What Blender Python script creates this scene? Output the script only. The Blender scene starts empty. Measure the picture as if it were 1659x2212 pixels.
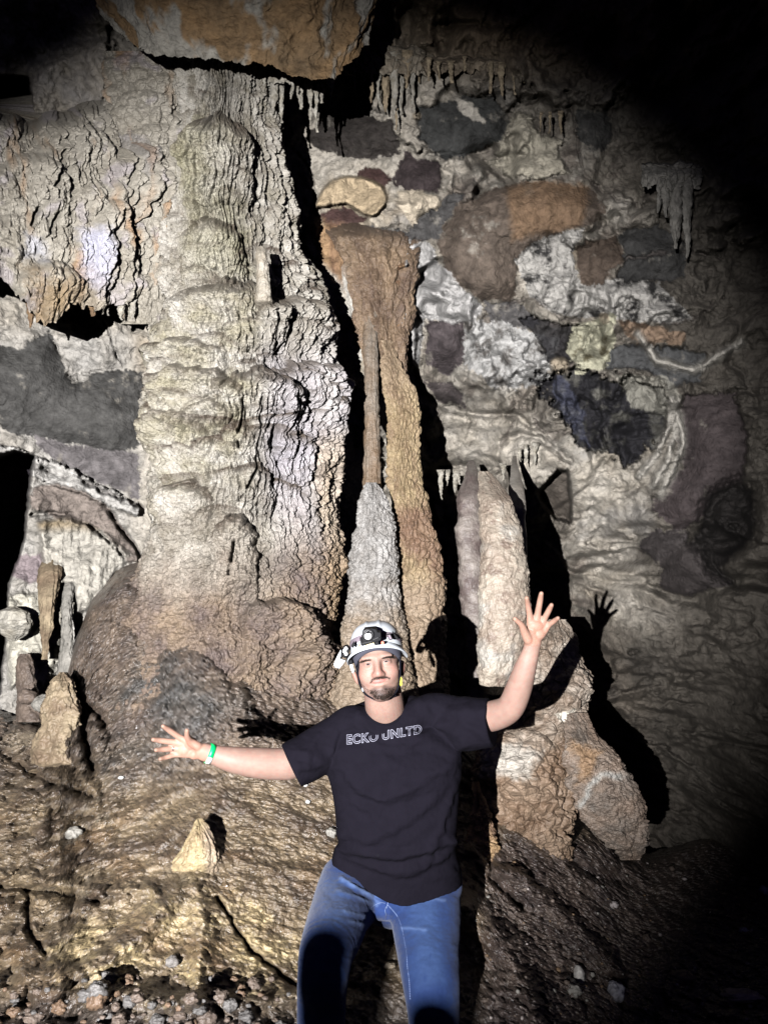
import bpy, bmesh, math, random
import numpy as np
from mathutils import Vector, Matrix
from mathutils.bvhtree import BVHTree

S = bpy.context.scene
COL = S.collection

# ------------------------------------------------------------------ camera
F0 = 1598.0                       # focal length in units of a 1659 x 2212 picture
CU, CV = 829.5, 1106.0
PITCH = math.radians(14)
CAM = np.array([0.0, 0.0, 1.45])
AX = np.array([1.0, 0, 0])
AF = np.array([0, math.cos(PITCH), math.sin(PITCH)])
AU = np.array([0, -math.sin(PITCH), math.cos(PITCH)])
cd = bpy.data.cameras.new('camera')
cam = bpy.data.objects.new('camera', cd); COL.objects.link(cam)
cam.location = CAM
cam.rotation_euler = (math.pi/2 + PITCH, 0, 0)
cd.sensor_fit = 'VERTICAL'; cd.sensor_height = 36; cd.lens = 36*F0/2212
cd.clip_start = 0.05; cd.clip_end = 200
S.camera = cam

# ------------------------------------------------------------------ light
w = bpy.data.worlds.new('World'); S.world = w; w.use_nodes = True
bg = w.node_tree.nodes['Background']
bg.inputs[0].default_value = (0.45, 0.40, 1.0, 1); bg.inputs[1].default_value = 0.03

def pt(x, y, z):                  # camera-frame metres (right, up, forward) -> world
    return CAM + x*AX + y*AU + z*AF
LAMP = pt(-1.12, 0.20, -2.0)
ld = bpy.data.lights.new('hand_lamp', 'SPOT'); lo = bpy.data.objects.new('hand_lamp', ld)
COL.objects.link(lo)
ld.energy = 4800; ld.color = (0.985, 0.975, 1.0); ld.shadow_soft_size = 0.012
ld.spot_size = math.radians(56); ld.spot_blend = 0.75
aim = pt((580-CU)/F0*4.5, (CV-1125)/F0*4.5, 4.5)
lo.location = LAMP
lo.rotation_euler = Vector(aim-LAMP).to_track_quat('-Z', 'Y').to_euler()

S.view_settings.view_transform = 'Standard'; S.view_settings.look = 'None'
S.view_settings.gamma = 1; S.view_settings.exposure = 0.0
S.render.engine = 'CYCLES'
try: S.cycles.max_bounces = 4; S.cycles.diffuse_bounces = 0
except Exception: pass

# ------------------------------------------------------------------ geometry helpers
def P(u, v, d):                   # a photo point at a real distance -> world
    u = np.asarray(u, float); v = np.asarray(v, float); d = np.asarray(d, float)
    u, v, d = np.broadcast_arrays(u, v, d)
    return (CAM + d[..., None]*AF + (d*(u-CU)/F0)[..., None]*AX + (d*(CV-v)/F0)[..., None]*AU)
def UV(p):
    q = np.asarray(p) - CAM
    d = q@AF
    return CU + q@AX/d*F0, CV - q@AU/d*F0, d

_TA = np.random.RandomState(1234).rand(65536).astype(np.float32); _GC = np.cos(2*np.pi*_TA); _GS = np.sin(2*np.pi*_TA)
def _ix(ix, iy, iz, s):
    return ((ix+(s*57+iz*31)) & 255)*256+((iy+(s*101+iz*77)) & 255)
def _h(ix, iy, iz, s):
    return _TA[_ix(np.asarray(ix).astype(np.int32), np.asarray(iy).astype(np.int32), iz, s)]
def vn(x, y, s=0):                # gradient noise 2D, about -1..1
    x = np.asarray(x, np.float32); y = np.asarray(y, np.float32); x, y = np.broadcast_arrays(x, y)
    jx = np.floor(x); jy = np.floor(y); fx = x-jx; fy = y-jy; ix = jx.astype(np.int32); iy = jy.astype(np.int32)
    ux = fx*fx*fx*(fx*(fx*6-15)+10); uy = fy*fy*fy*(fy*(fy*6-15)+10)
    def g(a, b):
        k = _ix(ix+a, iy+b, 0, s); return _GC[k]*(fx-a) + _GS[k]*(fy-b)
    return 1.5*((g(0,0)*(1-ux)+g(1,0)*ux)*(1-uy) + (g(0,1)*(1-ux)+g(1,1)*ux)*uy)
def fbm(x, y, s=0, o=4, g=0.5, l=2.03):
    a = 1.0; t = 0; n = 0
    for i in range(o):
        t = t + a*vn(x, y, s+i*17); n += a; x = x*l+3.1; y = y*l+1.7; a *= g
    return t/n
def ridged(x, y, s=0, o=3):
    a = 1.0; t = 0; n = 0
    for i in range(o):
        t = t + a*(1-np.abs(vn(x, y, s+i*13))*1.6); n += a; x = x*2.1+5; y = y*2.1+2; a *= .5
    return t/n
def worley(x, y, s=0, jit=0.9):
    ix = np.floor(x); iy = np.floor(y)
    f1 = np.full(np.shape(x), 9.0); f2 = np.full(np.shape(x), 9.0); idv = np.zeros(np.shape(x))
    for a in (-1, 0, 1):
        for b in (-1, 0, 1):
            cx = ix+a+.5+jit*(_h(ix+a, iy+b, 0, s)-.5); cy = iy+b+.5+jit*(_h(ix+a, iy+b, 1, s)-.5)
            dd = np.hypot(x-cx, y-cy); m = dd < f1
            f2 = np.where(m, f1, np.minimum(f2, dd))
            idv = np.where(m, _h(ix+a, iy+b, 2, s), idv); f1 = np.where(m, dd, f1)
    return f1, f2, idv
def lobes2(x, y, wd, ht, s=0, over=1.0, rise=.16):
    """draped flowstone lobes: arched tops, long fading skirts; x across, y up (metres).
    gives height, and how far down its own lobe each point lies"""
    x = np.asarray(x, np.float32); y = np.asarray(y, np.float32)
    X = x/wd; Y = y/ht
    out = np.zeros(np.shape(x), np.float32); tt = np.ones(np.shape(x), np.float32)
    ix = np.floor(X)
    for a in (-1, 0, 1):
        cxi = ix+a
        off = _h(cxi, cxi*0, 5, s)
        iy = np.floor(Y+off)
        for b in (-1, 0, 1, 2):
            cyi = iy+b
            cx = cxi+.5+.8*(_h(cxi, cyi, 0, s)-.5); cy = cyi-off+.5+.8*(_h(cxi, cyi, 1, s)-.5)
            sz = .6+.6*_h(cxi, cyi, 2, s)
            aa = (X-cx)/(.95*sz*over); t = (cy-Y)/(1.9*sz) - .16*aa*aa + .05
            r = np.clip(t/rise, 0, 1); fall = np.clip(1-t, 0, 1)**.8
            h = np.where((t > 0) & (np.abs(aa) < 1), np.sqrt(r)*fall*np.sqrt(np.clip(1-aa*aa, 0, 1))*sz, 0)
            m = h > out; out = np.where(m, h, out); tt = np.where(m, t, tt)
    return out, tt
def lobes(x, y, wd, ht, s=0, over=1.0): return lobes2(x, y, wd, ht, s, over)[0]
def knobs(x, y, w_, h_, s=0):
    wx = x+.35*w_*fbm(x/w_*.45, y/h_*.45, s+2, 2); wy = y+.5*h_*fbm(x/w_*.35, y/h_*.35, s+5, 2)
    f1, f2, _ = worley(wx/w_, wy/h_, s, .95); return np.sqrt(np.clip(1-(f1/.72)**2, 0, 1))*sstep(0, .22, f2-f1)**.5
def sstep(a, b, x):
    t = np.clip((x-a)/(b-a+1e-12), 0, 1); return t*t*(3-2*t)
def tab(v, rows, k):              # smooth table lookup
    r = np.array([[q[0], q[k]] for q in rows], float)
    return np.interp(v, r[:, 0], r[:, 1])
def rbf(pts, U, V):
    A = np.array(pts, float); c = A[:, :2]/1000; z = A[:, 2]
    def k(r): return r*r*np.log(r+1e-9)
    r = np.hypot(c[:, None, 0]-c[None, :, 0], c[:, None, 1]-c[None, :, 1])
    n = len(c); M = np.zeros((n+3, n+3)); M[:n, :n] = k(r)+np.eye(n)*2e-4
    M[:n, n] = 1; M[:n, n+1:] = c; M[n, :n] = 1; M[n+1:, :n] = c.T
    sol = np.linalg.solve(M, np.concatenate([z, [0, 0, 0]]))
    cu = np.linspace(U.min(), U.max(), 90); cv = np.linspace(V.min(), V.max(), 90)
    gu, gv = np.meshgrid(cu/1000, cv/1000)
    g = sol[n]+sol[n+1]*gu+sol[n+2]*gv
    for i in range(n): g = g + sol[i]*k(np.hypot(gu-c[i, 0], gv-c[i, 1]))
    return bil(cu, cv, g, U, V)
def bil(cu, cv, g, U, V):
    x = np.clip((U-cu[0])/(cu[1]-cu[0]), 0, len(cu)-1.001); y = np.clip((V-cv[0])/(cv[1]-cv[0]), 0, len(cv)-1.001)
    i = x.astype(int); j = y.astype(int); fx = x-i; fy = y-j
    return (g[j, i]*(1-fx)+g[j, i+1]*fx)*(1-fy)+(g[j+1, i]*(1-fx)+g[j+1, i+1]*fx)*fy

def polymask(U, V, poly, soft=6, wob=0, s=0, wscale=40.0):
    """signed distance to a polygon -> soft mask"""
    poly = np.array(poly, float)
    lo_ = poly.min(0)-60; hi_ = poly.max(0)+60
    out = np.zeros(U.shape)
    m = (U > lo_[0]) & (U < hi_[0]) & (V > lo_[1]) & (V < hi_[1])
    if not m.any(): return out
    u = U[m]; v = V[m]
    if wob:
        du = fbm(u/70, v/70, s+3, 5, .65)+.45*fbm(u/14, v/14, s+4, 3, .6); dv = fbm(u/70+9, v/70, s+8, 5, .65)+.45*fbm(u/14, v/14+9, s+9, 3, .6)
        u = u+1.5*wob*du; v = v+1.5*wob*dv
    dmin = np.full(u.shape, 1e9); ins = np.zeros(u.shape, bool); n = len(poly)
    for i in range(n):
        x0, y0 = poly[i]; x1, y1 = poly[(i+1) % n]
        ex, ey = x1-x0, y1-y0
        t = np.clip(((u-x0)*ex+(v-y0)*ey)/(ex*ex+ey*ey), 0, 1)
        dmin = np.minimum(dmin, np.hypot(u-x0-t*ex, v-y0-t*ey))
        c = ((y0 > v) != (y1 > v)) & (u < (x1-x0)*(v-y0)/((y1-y0)+1e-9)+x0)
        ins ^= c
    sd = np.where(ins, dmin, -dmin)
    out[m] = sstep(-soft, soft, sd)
    return out
def orgmask(U, V, poly, s=0, spread=24, am=.55, edge=.05):
    """polygon whose edge is broken up by noise into bays, tongues and islands"""
    b = polymask(U, V, poly, spread, 6, s)
    m = (b > .001)
    out = np.zeros(U.shape)
    if not m.any(): return out
    u = U[m]; v = V[m]
    n = am*(fbm(u/58, v/50, s+21, 6, .62))+.16*fbm(u/9, v/9, s+22, 2)
    out[m] = sstep(.5-edge, .5+edge, b[m]+n*sstep(0, .25, b[m])); return out
def linemask(U, V, pl, wpx, wob=0, s=0):
    pl = np.array(pl, float); out = np.zeros(U.shape)
    lo_ = pl.min(0)-4*wpx-20; hi_ = pl.max(0)+4*wpx+20
    m = (U > lo_[0]) & (U < hi_[0]) & (V > lo_[1]) & (V < hi_[1])
    if not m.any(): return out
    u = U[m]; v = V[m]
    if wob: u = u+wob*fbm(u/25, v/25, s, 3); v = v+wob*fbm(u/25, v/25, s+4, 3)
    dm = np.full(u.shape, 1e9)
    for i in range(len(pl)-1):
        x0, y0 = pl[i]; x1, y1 = pl[i+1]; ex, ey = x1-x0, y1-y0
        t = np.clip(((u-x0)*ex+(v-y0)*ey)/(ex*ex+ey*ey+1e-9), 0, 1)
        dm = np.minimum(dm, np.hypot(u-x0-t*ex, v-y0-t*ey))
    out[m] = np.exp(-(dm/wpx)**2)
    return out
def mix(c, col, m):
    return c*(1-m[..., None]) + np.array(col)*m[..., None] if not isinstance(col, np.ndarray) else c*(1-m[..., None])+col*m[..., None]

# ------------------------------------------------------------------ object helpers
def mesh_from(name, V, Fq, mat, parent=None, colr=None, smooth=True):
    me = bpy.data.meshes.new(name)
    V = np.asarray(V, np.float32).reshape(-1, 3)
    Fq = np.asarray(Fq)
    if parent is not None:
        V = V - np.array(parent.location, np.float32)
    me.vertices.add(len(V)); me.vertices.foreach_set('co', V.ravel())
    k = Fq.shape[1]; n = len(Fq)
    me.loops.add(n*k); me.loops.foreach_set('vertex_index', Fq.ravel().astype(np.int32))
    me.polygons.add(n); me.polygons.foreach_set('loop_start', np.arange(0, n*k, k, dtype=np.int32))
    if smooth: me.polygons.foreach_set('use_smooth', np.ones(n, bool))
    me.update(calc_edges=True); me.validate()
    if colr is not None and len(me.vertices) == len(V):
        at = me.color_attributes.new('Col', 'FLOAT_COLOR', 'POINT')
        c = np.ones((len(V), 4), np.float32); c[:, :3] = np.clip(np.asarray(colr).reshape(-1, 3), 0, 1)
        at.data.foreach_set('color', c.ravel())
    me.materials.append(mat)
    o = bpy.data.objects.new(name, me); COL.objects.link(o)
    if parent is not None: o.parent = parent
    return o
def gridfaces(nr, nc, wrap=False):
    i = np.arange(nr-1)[:, None]; j = np.arange(nc if wrap else nc-1)[None, :]
    j2 = (j+1) % nc
    a = i*nc+j; b = i*nc+j2; c = (i+1)*nc+j2; d = (i+1)*nc+j
    return np.stack([a, d, c, b], -1).reshape(-1, 4)
def tag(o, label=None, cat=None, group=None, kind=None):
    if label: o['label'] = label
    if cat: o['category'] = cat
    if group: o['group'] = group
    if kind: o['kind'] = kind
    return o
def empty(name, loc):
    o = bpy.data.objects.new(name, None); COL.objects.link(o); o.location = loc
    o.empty_display_size = .1
    return o

# ------------------------------------------------------------------ materials
def nt(name):
    m = bpy.data.materials.new(name); m.use_nodes = True
    t = m.node_tree; return m, t, t.nodes['Principled BSDF']
def rock_mat(name, rough=.62, bump=.35, bscale=90, var=.35, wet=0.0, spec=.35, speck=0.0):
    m, t, b = nt(name); N = t.nodes; L = t.links
    at = N.new('ShaderNodeVertexColor'); at.layer_name = 'Col'
    tc = N.new('ShaderNodeTexCoord')
    n1 = N.new('ShaderNodeTexNoise'); n1.inputs['Scale'].default_value = bscale*.35; n1.inputs['Detail'].default_value = 6; n1.inputs['Roughness'].default_value = .65
    L.new(tc.outputs['Object'], n1.inputs['Vector'])
    mr = N.new('ShaderNodeMapRange'); mr.inputs['From Min'].default_value = .25; mr.inputs['From Max'].default_value = .75
    mr.inputs['To Min'].default_value = 1-var; mr.inputs['To Max'].default_value = 1+var*.6
    L.new(n1.outputs['Fac'], mr.inputs['Value'])
    mx = N.new('ShaderNodeMix'); mx.data_type = 'RGBA'; mx.blend_type = 'MULTIPLY'; mx.inputs['Factor'].default_value = 1
    L.new(at.outputs['Color'], mx.inputs['A']); L.new(mr.outputs['Result'], mx.inputs['B'])
    L.new(mx.outputs['Result'], b.inputs['Base Color'])
    n2 = N.new('ShaderNodeTexNoise'); n2.inputs['Scale'].default_value = bscale; n2.inputs['Detail'].default_value = 5
    L.new(tc.outputs['Object'], n2.inputs['Vector'])
    bp = N.new('ShaderNodeBump'); bp.inputs['Strength'].default_value = bump; bp.inputs['Distance'].default_value = .012
    L.new(n2.outputs['Fac'], bp.inputs['Height']); L.new(bp.outputs['Normal'], b.inputs['Normal'])
    b.inputs['Specular IOR Level'].default_value = spec
    if wet:
        n3 = N.new('ShaderNodeTexNoise'); n3.inputs['Scale'].default_value = 14; n3.inputs['Detail'].default_value = 4
        L.new(tc.outputs['Object'], n3.inputs['Vector'])
        r = N.new('ShaderNodeMapRange'); r.inputs['From Min'].default_value = .35; r.inputs['From Max'].default_value = .65
        r.inputs['To Min'].default_value = rough; r.inputs['To Max'].default_value = max(.12, rough-wet)
        L.new(n3.outputs['Fac'], r.inputs['Value']); L.new(r.outputs['Result'], b.inputs['Roughness'])
    else: b.inputs['Roughness'].default_value = rough
    return m
def plain(name, col, rough=.5, metal=0, spec=.5, bump=0, bscale=200, attr=False):
    m, t, b = nt(name); N = t.nodes; L = t.links
    b.inputs['Base Color'].default_value = (*col, 1); b.inputs['Roughness'].default_value = rough
    b.inputs['Metallic'].default_value = metal; b.inputs['Specular IOR Level'].default_value = spec
    tc = N.new('ShaderNodeTexCoord'); n = N.new('ShaderNodeTexNoise'); n.inputs['Scale'].default_value = bscale; n.inputs['Detail'].default_value = 3
    L.new(tc.outputs['Object'], n.inputs['Vector'])
    if attr:
        at = N.new('ShaderNodeVertexColor'); at.layer_name = 'Col'; L.new(at.outputs['Color'], b.inputs['Base Color'])
    if bump:
        bp = N.new('ShaderNodeBump'); bp.inputs['Strength'].default_value = bump; bp.inputs['Distance'].default_value = .002
        L.new(n.outputs['Fac'], bp.inputs['Height']); L.new(bp.outputs['Normal'], b.inputs['Normal'])
    return m
M_WALL = rock_mat('calcite_wall', .8, .9, 60, .55, spec=.18)
M_FLOW = rock_mat('flowstone', .5, .8, 110, .42, wet=.18)
M_GROUND = rock_mat('wet_ground', .5, 1.0, 75, .6, wet=.3, spec=.75)
M_PILLAR = rock_mat('smooth_pillar', .55, .6, 70, .35, wet=.15)
M_BOULD = rock_mat('boulder_rock', .6, .8, 60, .45, wet=.2)
# ================================================================== THE CAVE
# palette (real-world albedo)
CAL = (.50, .46, .39); WHT = (.60, .575, .53); LAV = (.62, .59, .66); TAN = (.42, .31, .19); ORA = (.34, .18, .07)
DK = (.085, .075, .062); PUR = (.105, .07, .068); GRY = (.17, .165, .15); BRN = (.22, .15, .09); RED = (.16, .07, .055)
BLK = (.020, .019, .021); OLV = (.40, .37, .19); YEL = (.62, .56, .34)

def noisecol_a(base, alt, n): return base*(1-n[..., None])+np.array(alt)*n[..., None]
def noisecol(base, alt, n): return np.array(base)*(1-n[..., None])+np.array(alt)*n[..., None]

# ---------------- the back wall of the cave, one relief surface
def catmull0(pts, n=5):
    q = np.array(pts, float); k = len(q); out = []
    for i in range(k):
        a, b, c, d = q[i-1], q[i], q[(i+1) % k], q[(i+2) % k]
        for j in range(n):
            t = j/n; out.append(.5*((2*b)+(-a+c)*t+(2*a-5*b+4*c-d)*t*t+(-a+3*b-3*c+d)*t**3))
    return out
def build_wall():
    nu, nv = 1020, 900
    U, V = np.meshgrid(np.linspace(-400, 2050, nu), np.linspace(-420, 2060, nv))
    ctl = [(0,400,4.9),(0,800,5.0),(0,1100,4.8),(300,900,5.3),(300,1100,5.25),(0,1450,4.8),(200,1400,5.0),(-400,400,4.3),(-400,1100,4.3),(-400,1700,4.3),
        (-400,-400,3.8),(0,150,4.9),(250,60,4.9),(700,200,5.2),(700,600,5.25),(770,700,5.15),(800,900,5.25),(800,1300,5.8),(950,450,5.0),(870,640,5.0),(1100,600,4.85),(1100,350,4.9),
        (950,1000,6.1),(900,900,5.7),(1050,1150,6.1),(1200,1250,6.2),(1150,950,5.25),(1300,1000,5.1),(1300,850,4.95),(1400,1200,5.05),(1300,1450,5.5),(1500,1400,4.8),(1450,1650,5.6),(1250,1700,6.1),
        (1600,800,4.6),(1620,1150,4.4),(1659,400,4.35),(1400,300,4.7),(1100,60,4.8),(1000,1600,5.6),(500,1700,5.3),(800,-300,3.9),(200,-300,3.9),(1659,-300,3.6),
        (2050,-300,3.2),(2050,800,3.6),(2050,1600,3.8),(1659,1700,4.6),(1400,2060,5.6),(600,2060,5.4),(-400,2060,4.4),(2050,2060,4.2),(1300,50,4.6)]
    D = rbf(ctl, U, V); DB = D.copy()
    mx = (U-CU)/F0*D; my = (CV-V)/F0*D                      # metres across and up
    n1 = fbm(mx*1.6, my*1.6, 1, 5); n2 = fbm(mx*5, my*5, 2, 5, .55); n3 = fbm(mx*22, my*22, 3, 4, .6)
    wl = fbm(mx*3, my*2, 7, 3)*.15
    f1, f2, _ = worley(mx*4+wl*3, my*4+wl*3, 5)
    hol = sstep(.12, .42, fbm(mx*1.25+7, my*1.5+2, 21, 4, .55))*sstep(700, 900, U); bul = ridged(mx*1.1+.5*n1+3, my*1.0+.4*n2, 22, 3)
    D = D - .22*n1 - .11*n2*(1-.5*sstep(1000, 1200, V)*sstep(850, 980, U)) + .30*hol - .12*sstep(700, 900, U)*sstep(.45, .8, bul) - .016*n3 - .03*np.clip(.35-f1, 0, 1) - .012*ridged(mx*3.5+n1, my*3.2+n2, 36, 3)
    # soft undulating ledges
    D = D - .09*ridged(mx*.9+my*.4+n1*.4, my*1.6-mx*.3, 33, 3)
    # albedo
    c = noisecol(CAL, (.46, .41, .33), np.clip(.5+1.1*n2, 0, 1))
    c = mix(c, (.34, .27, .18), sstep(.15, .5, fbm(mx*1.3+4, my*1.3, 11, 4)))
    c = mix(c, (.30, .29, .27), sstep(.1, .45, fbm(mx*2+8, my*2.2, 12, 5))*.7)
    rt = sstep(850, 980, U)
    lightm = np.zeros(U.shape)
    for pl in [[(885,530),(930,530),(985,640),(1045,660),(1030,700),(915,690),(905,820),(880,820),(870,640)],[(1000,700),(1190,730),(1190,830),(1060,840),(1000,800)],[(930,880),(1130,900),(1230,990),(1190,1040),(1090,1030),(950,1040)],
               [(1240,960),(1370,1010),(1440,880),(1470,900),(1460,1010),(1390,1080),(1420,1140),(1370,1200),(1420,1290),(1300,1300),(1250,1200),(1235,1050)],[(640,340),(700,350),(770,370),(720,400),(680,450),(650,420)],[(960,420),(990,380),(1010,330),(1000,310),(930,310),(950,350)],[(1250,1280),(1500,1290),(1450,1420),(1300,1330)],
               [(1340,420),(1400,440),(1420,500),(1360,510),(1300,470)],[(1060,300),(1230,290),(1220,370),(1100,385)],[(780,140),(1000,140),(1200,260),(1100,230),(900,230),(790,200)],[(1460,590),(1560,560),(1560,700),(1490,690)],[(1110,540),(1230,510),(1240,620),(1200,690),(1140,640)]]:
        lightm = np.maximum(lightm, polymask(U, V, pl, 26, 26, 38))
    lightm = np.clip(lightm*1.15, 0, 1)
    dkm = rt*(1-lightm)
    fold_ = ridged(mx*1.6+.9*n1, my*1.6-mx*1.0+.3*n2, 39, 2)*(1-.5*sstep(1150, 1350, V))
    pf1, pf2, pid = worley(mx*1.5+.35*fbm(mx*2, my*2, 18, 3), my*1.9+.35*fbm(mx*2, my*2, 19, 3), 20)
    D = D + (.25+.75*rt)*(.20*(pid-.5)*sstep(0, .16, pf2-pf1)+.02*np.exp(-(pf2-pf1)/.03))
    D = D - rt*.10*fold_*(1-.5*lightm) + .05*rt*dkm
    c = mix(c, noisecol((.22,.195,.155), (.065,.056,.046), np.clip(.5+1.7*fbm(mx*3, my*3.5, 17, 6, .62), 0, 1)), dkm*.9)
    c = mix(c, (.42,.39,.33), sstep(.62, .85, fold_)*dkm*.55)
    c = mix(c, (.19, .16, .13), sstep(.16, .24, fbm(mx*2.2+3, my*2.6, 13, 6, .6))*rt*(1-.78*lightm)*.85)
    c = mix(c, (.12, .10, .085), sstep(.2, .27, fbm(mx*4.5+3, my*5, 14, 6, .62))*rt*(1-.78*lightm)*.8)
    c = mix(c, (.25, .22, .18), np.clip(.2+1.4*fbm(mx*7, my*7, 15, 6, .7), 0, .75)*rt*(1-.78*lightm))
    c = mix(c, noisecol((.12, .10, .078), (.03, .026, .022), np.clip(.5+1.8*fbm(mx*3, my*2, 23, 6, .65), 0, 1)), sstep(1290, 1430, V)*sstep(1150, 1300, U)*.92)  # edge of the lamp cone painted in: lower right wall darkened
    c = mix(c, (.10, .088, .072), np.clip(sstep(420, 150, V)*sstep(880, 1050, U)*.7+sstep(1300, 1500, U)*.92, 0, .93))  # lamp falloff painted into the colour toward upper right and right edge
    def clast(poly, col, dep=.04, dk=2.6, wob=10, soft=4, s=0, rim=.004, tex=.0):
        nonlocal D, c
        m = orgmask(U, V, poly, s); m2 = polymask(U, V, poly, 26, wob, s); md = .5*orgmask(U, V, poly, s, edge=.16)+.5*m2
        D = D + dep*1.3*md; dome = polymask(U, V, poly, 70, 0, s)
        D = D + .8*md*(DB-.05*n1+dep-D) - .16*md*dome
        # the clast face is smoother than the crust round it
        D = D - m*(.012*n2+.004*n3)
        gv = sum(col)/3; col = tuple(.62*(.65*x+.35*gv) for x in col); cc = noisecol(col, tuple(x*.6 for x in col), np.clip(.5+1.6*fbm(mx*5+s, my*5, 40+s, 6, .65), 0, 1))
        cc = noisecol_a(cc, (.33,.30,.25), sstep(.2, .45, fbm(mx*4+s*3, my*4, 46+s, 6, .7))*.7)
        c = c*(1-m[..., None])+cc*m[..., None]
        return m
    def patch(poly, col, wob=14, soft=8, s=0, a=1.0):
        nonlocal c
        m = orgmask(U, V, poly, s, 16, .6, .12)*a
        c = mix(c, col, m); return m
    def line(pl, wpx, dep, wob=5, s=0, col=None):
        nonlocal D, c
        m = linemask(U, V, pl, wpx, wob*1.6, s)*sstep(-.35, .15, fbm(U/45, V/45, s+50, 3)); D = D+dep*m
        if col: c = mix(c, col, np.clip(m*.6, 0, 1))
    # --- upper right clasts
    clast([(905,235),(1000,205),(1070,212),(1105,262),(1090,310),(1000,335),(960,345),(905,300)], (.10,.10,.09), .05, 14, s=1)
    patch([(985,212),(1020,225),(1045,262),(1020,262),(995,240)], CAL, 8, 5, 3)
    clast([(650,300),(700,240),(760,250),(850,262),(868,332),(790,345),(690,322)], (.10,.08,.065), .08, 10, s=2)
    clast([(760,395),(790,360),(850,385),(830,405),(790,410)], RED, .04, 6, s=31)
    clast([(850,385),(880,328),(900,345),(950,345),(950,415),(890,418),(858,400)], PUR, .06, 5, s=3)
    m = polymask(U, V, catmull0([(678,445),(722,388),(780,382),(822,400),(836,435),(800,468),(745,442),(700,448)]), 5, 3, 4)
    D -= .16*m*np.sqrt(np.clip(m, 0, 1)); c = mix(c, (.50,.39,.25), m)
    clast([(690,462),(745,447),(792,470),(760,500),(740,505),(700,490)], RED, .05, 5, s=5)
    patch([(860,415),(950,420),(960,480),(900,490),(862,450)], (.56,.48,.36), 8, 5, 8)
    clast([(780,480),(880,500),(980,410),(1000,425),(950,510),(880,530),(800,520)], (.14,.13,.12), .03, 8, s=6)
    m = clast([(945,520),(990,440),(1090,402),(1180,385),(1270,405),(1312,460),(1260,490),(1180,510),(1120,560),(1112,620),(1100,655),(1040,650),(985,620),(958,580)], (.25,.175,.115), .03, 8, s=7)
    D -= .10*polymask(U, V, [(945,520),(990,440),(1090,402),(1180,385),(1270,405),(1312,460),(1260,490),(1180,510),(1120,560),(1112,620),(1100,655),(1040,650),(985,620),(958,580)], 50, 8, 7)
    m = polymask(U, V, [(1090,405),(1180,388),(1270,408),(1260,485),(1180,505),(1110,520)], 10, 10, 9)
    D -= .018*m*ridged(mx*9, my*1.3, 55, 3); c = mix(c, (.24,.15,.085), m*.7)
    # scribbled black and white face
    pl = [(1110,560),(1180,510),(1262,492),(1238,545),(1255,612),(1340,600),(1420,610),(1500,690),(1440,700),(1320,690),(1200,680),(1140,640)]
    m = orgmask(U, V, pl, 10, 14, .5)
    sc = sstep(.05, .35, fbm(mx*9, my*9, 61, 6, .65)+.25*ridged(mx*6+my*16, my*22-mx*5, 62, 3)-.12)
    c = mix(c, noisecol((.42,.40,.36), (.04,.038,.036), sc), m)
    D += m*.02*sc
    D -= .07*polymask(U, V, pl, 40, 8, 10)
    clast([(1240,530),(1330,508),(1348,560),(1300,612),(1262,612),(1245,570)], (.20,.13,.08), .0, 6, s=11)
    clast([(1335,510),(1420,480),(1490,540),(1480,600),(1400,612),(1330,600),(1350,560)], (.11,.105,.095), .03, 8, s=12)
    clast([(1290,350),(1320,290),(1310,240),(1240,235),(1250,300)], (.13,.125,.11), .02, 10, s=35)
    clast([(1040,650),(1130,655),(1170,700),(1075,715)], (.17,.155,.145), .05, 6, s=13)
    clast([(918,700),(960,685),(1002,695),(1016,780),(965,805),(922,790)], (.155,.115,.115), .05, 10, s=14)
    # white and yellow encrusted areas
    m = orgmask(U, V, [(1005,700),(1090,692),(1198,735),(1188,835),(1060,842),(998,780)], 15, 24, .7)
    sc = sstep(-.1, .3, fbm(mx*8, my*8, 71, 6, .7)); c = mix(c, noisecol((.42,.41,.385), (.08,.07,.06), sc*.9), m); D -= m*.03*fbm(mx*12, my*12, 72, 5, .65)
    blk = orgmask(U, V, [(1110,680),(1190,695),(1272,705),(1262,765),(1200,795),(1165,750)], 16, 22, .8)
    c = mix(c, BLK, blk*.92); D += .12*blk
    blk = polymask(U, V, [(1150,800),(1260,790),(1330,815),(1420,830),(1440,900),(1425,950),(1380,1000),(1345,1012),(1300,960),(1262,962),(1210,900)], 26, 26, 17); blk = sstep(.4, .6, blk+.45*fbm(mx*5, my*5, 78, 6, .65)*(blk > .05))
    c = mix(c, noisecol(BLK, (.11,.105,.09), sstep(.0, .4, fbm(mx*7, my*7, 73, 5, .65))), blk); D += .20*blk
    patch([(1205,800),(1262,900),(1270,965),(1235,930),(1190,850)], (.07,.075,.11), 14, 12, 18, .5)
    m = orgmask(U, V, [(1236,696),(1325,686),(1320,740),(1335,780),(1250,806),(1228,750)], 19, 22, .8)
    c = mix(c, noisecol((.48,.46,.33), (.14,.12,.07), sstep(.05,.4, fbm(mx*10, my*10, 74, 5, .7))), m)
    patch([(1328,690),(1400,700),(1480,720),(1470,745),(1380,742)], (.27,.19,.13), 8, 6, 20)
    clast([(1320,750),(1400,745),(1520,765),(1515,830),(1440,838),(1395,800),(1318,795)], (.15,.15,.145), .05, 6, s=21)
    patch([(1330,810),(1440,815),(1470,860),(1440,900),(1360,880)], (.42,.40,.33), 18, 10, 22, .6)
    clast([(1450,905),(1480,850),(1590,850),(1612,940),(1605,1040),(1560,1080),(1500,1130),(1460,1145),(1405,1105),(1425,1060),(1470,1010),(1462,950)], (.14,.10,.095), .07, 8, s=22)
    clast([(1418,1200),(1470,1160),(1530,1190),(1580,1265),(1480,1292),(1430,1262)], (.14,.11,.10), .08, 8, s=23)
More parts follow.
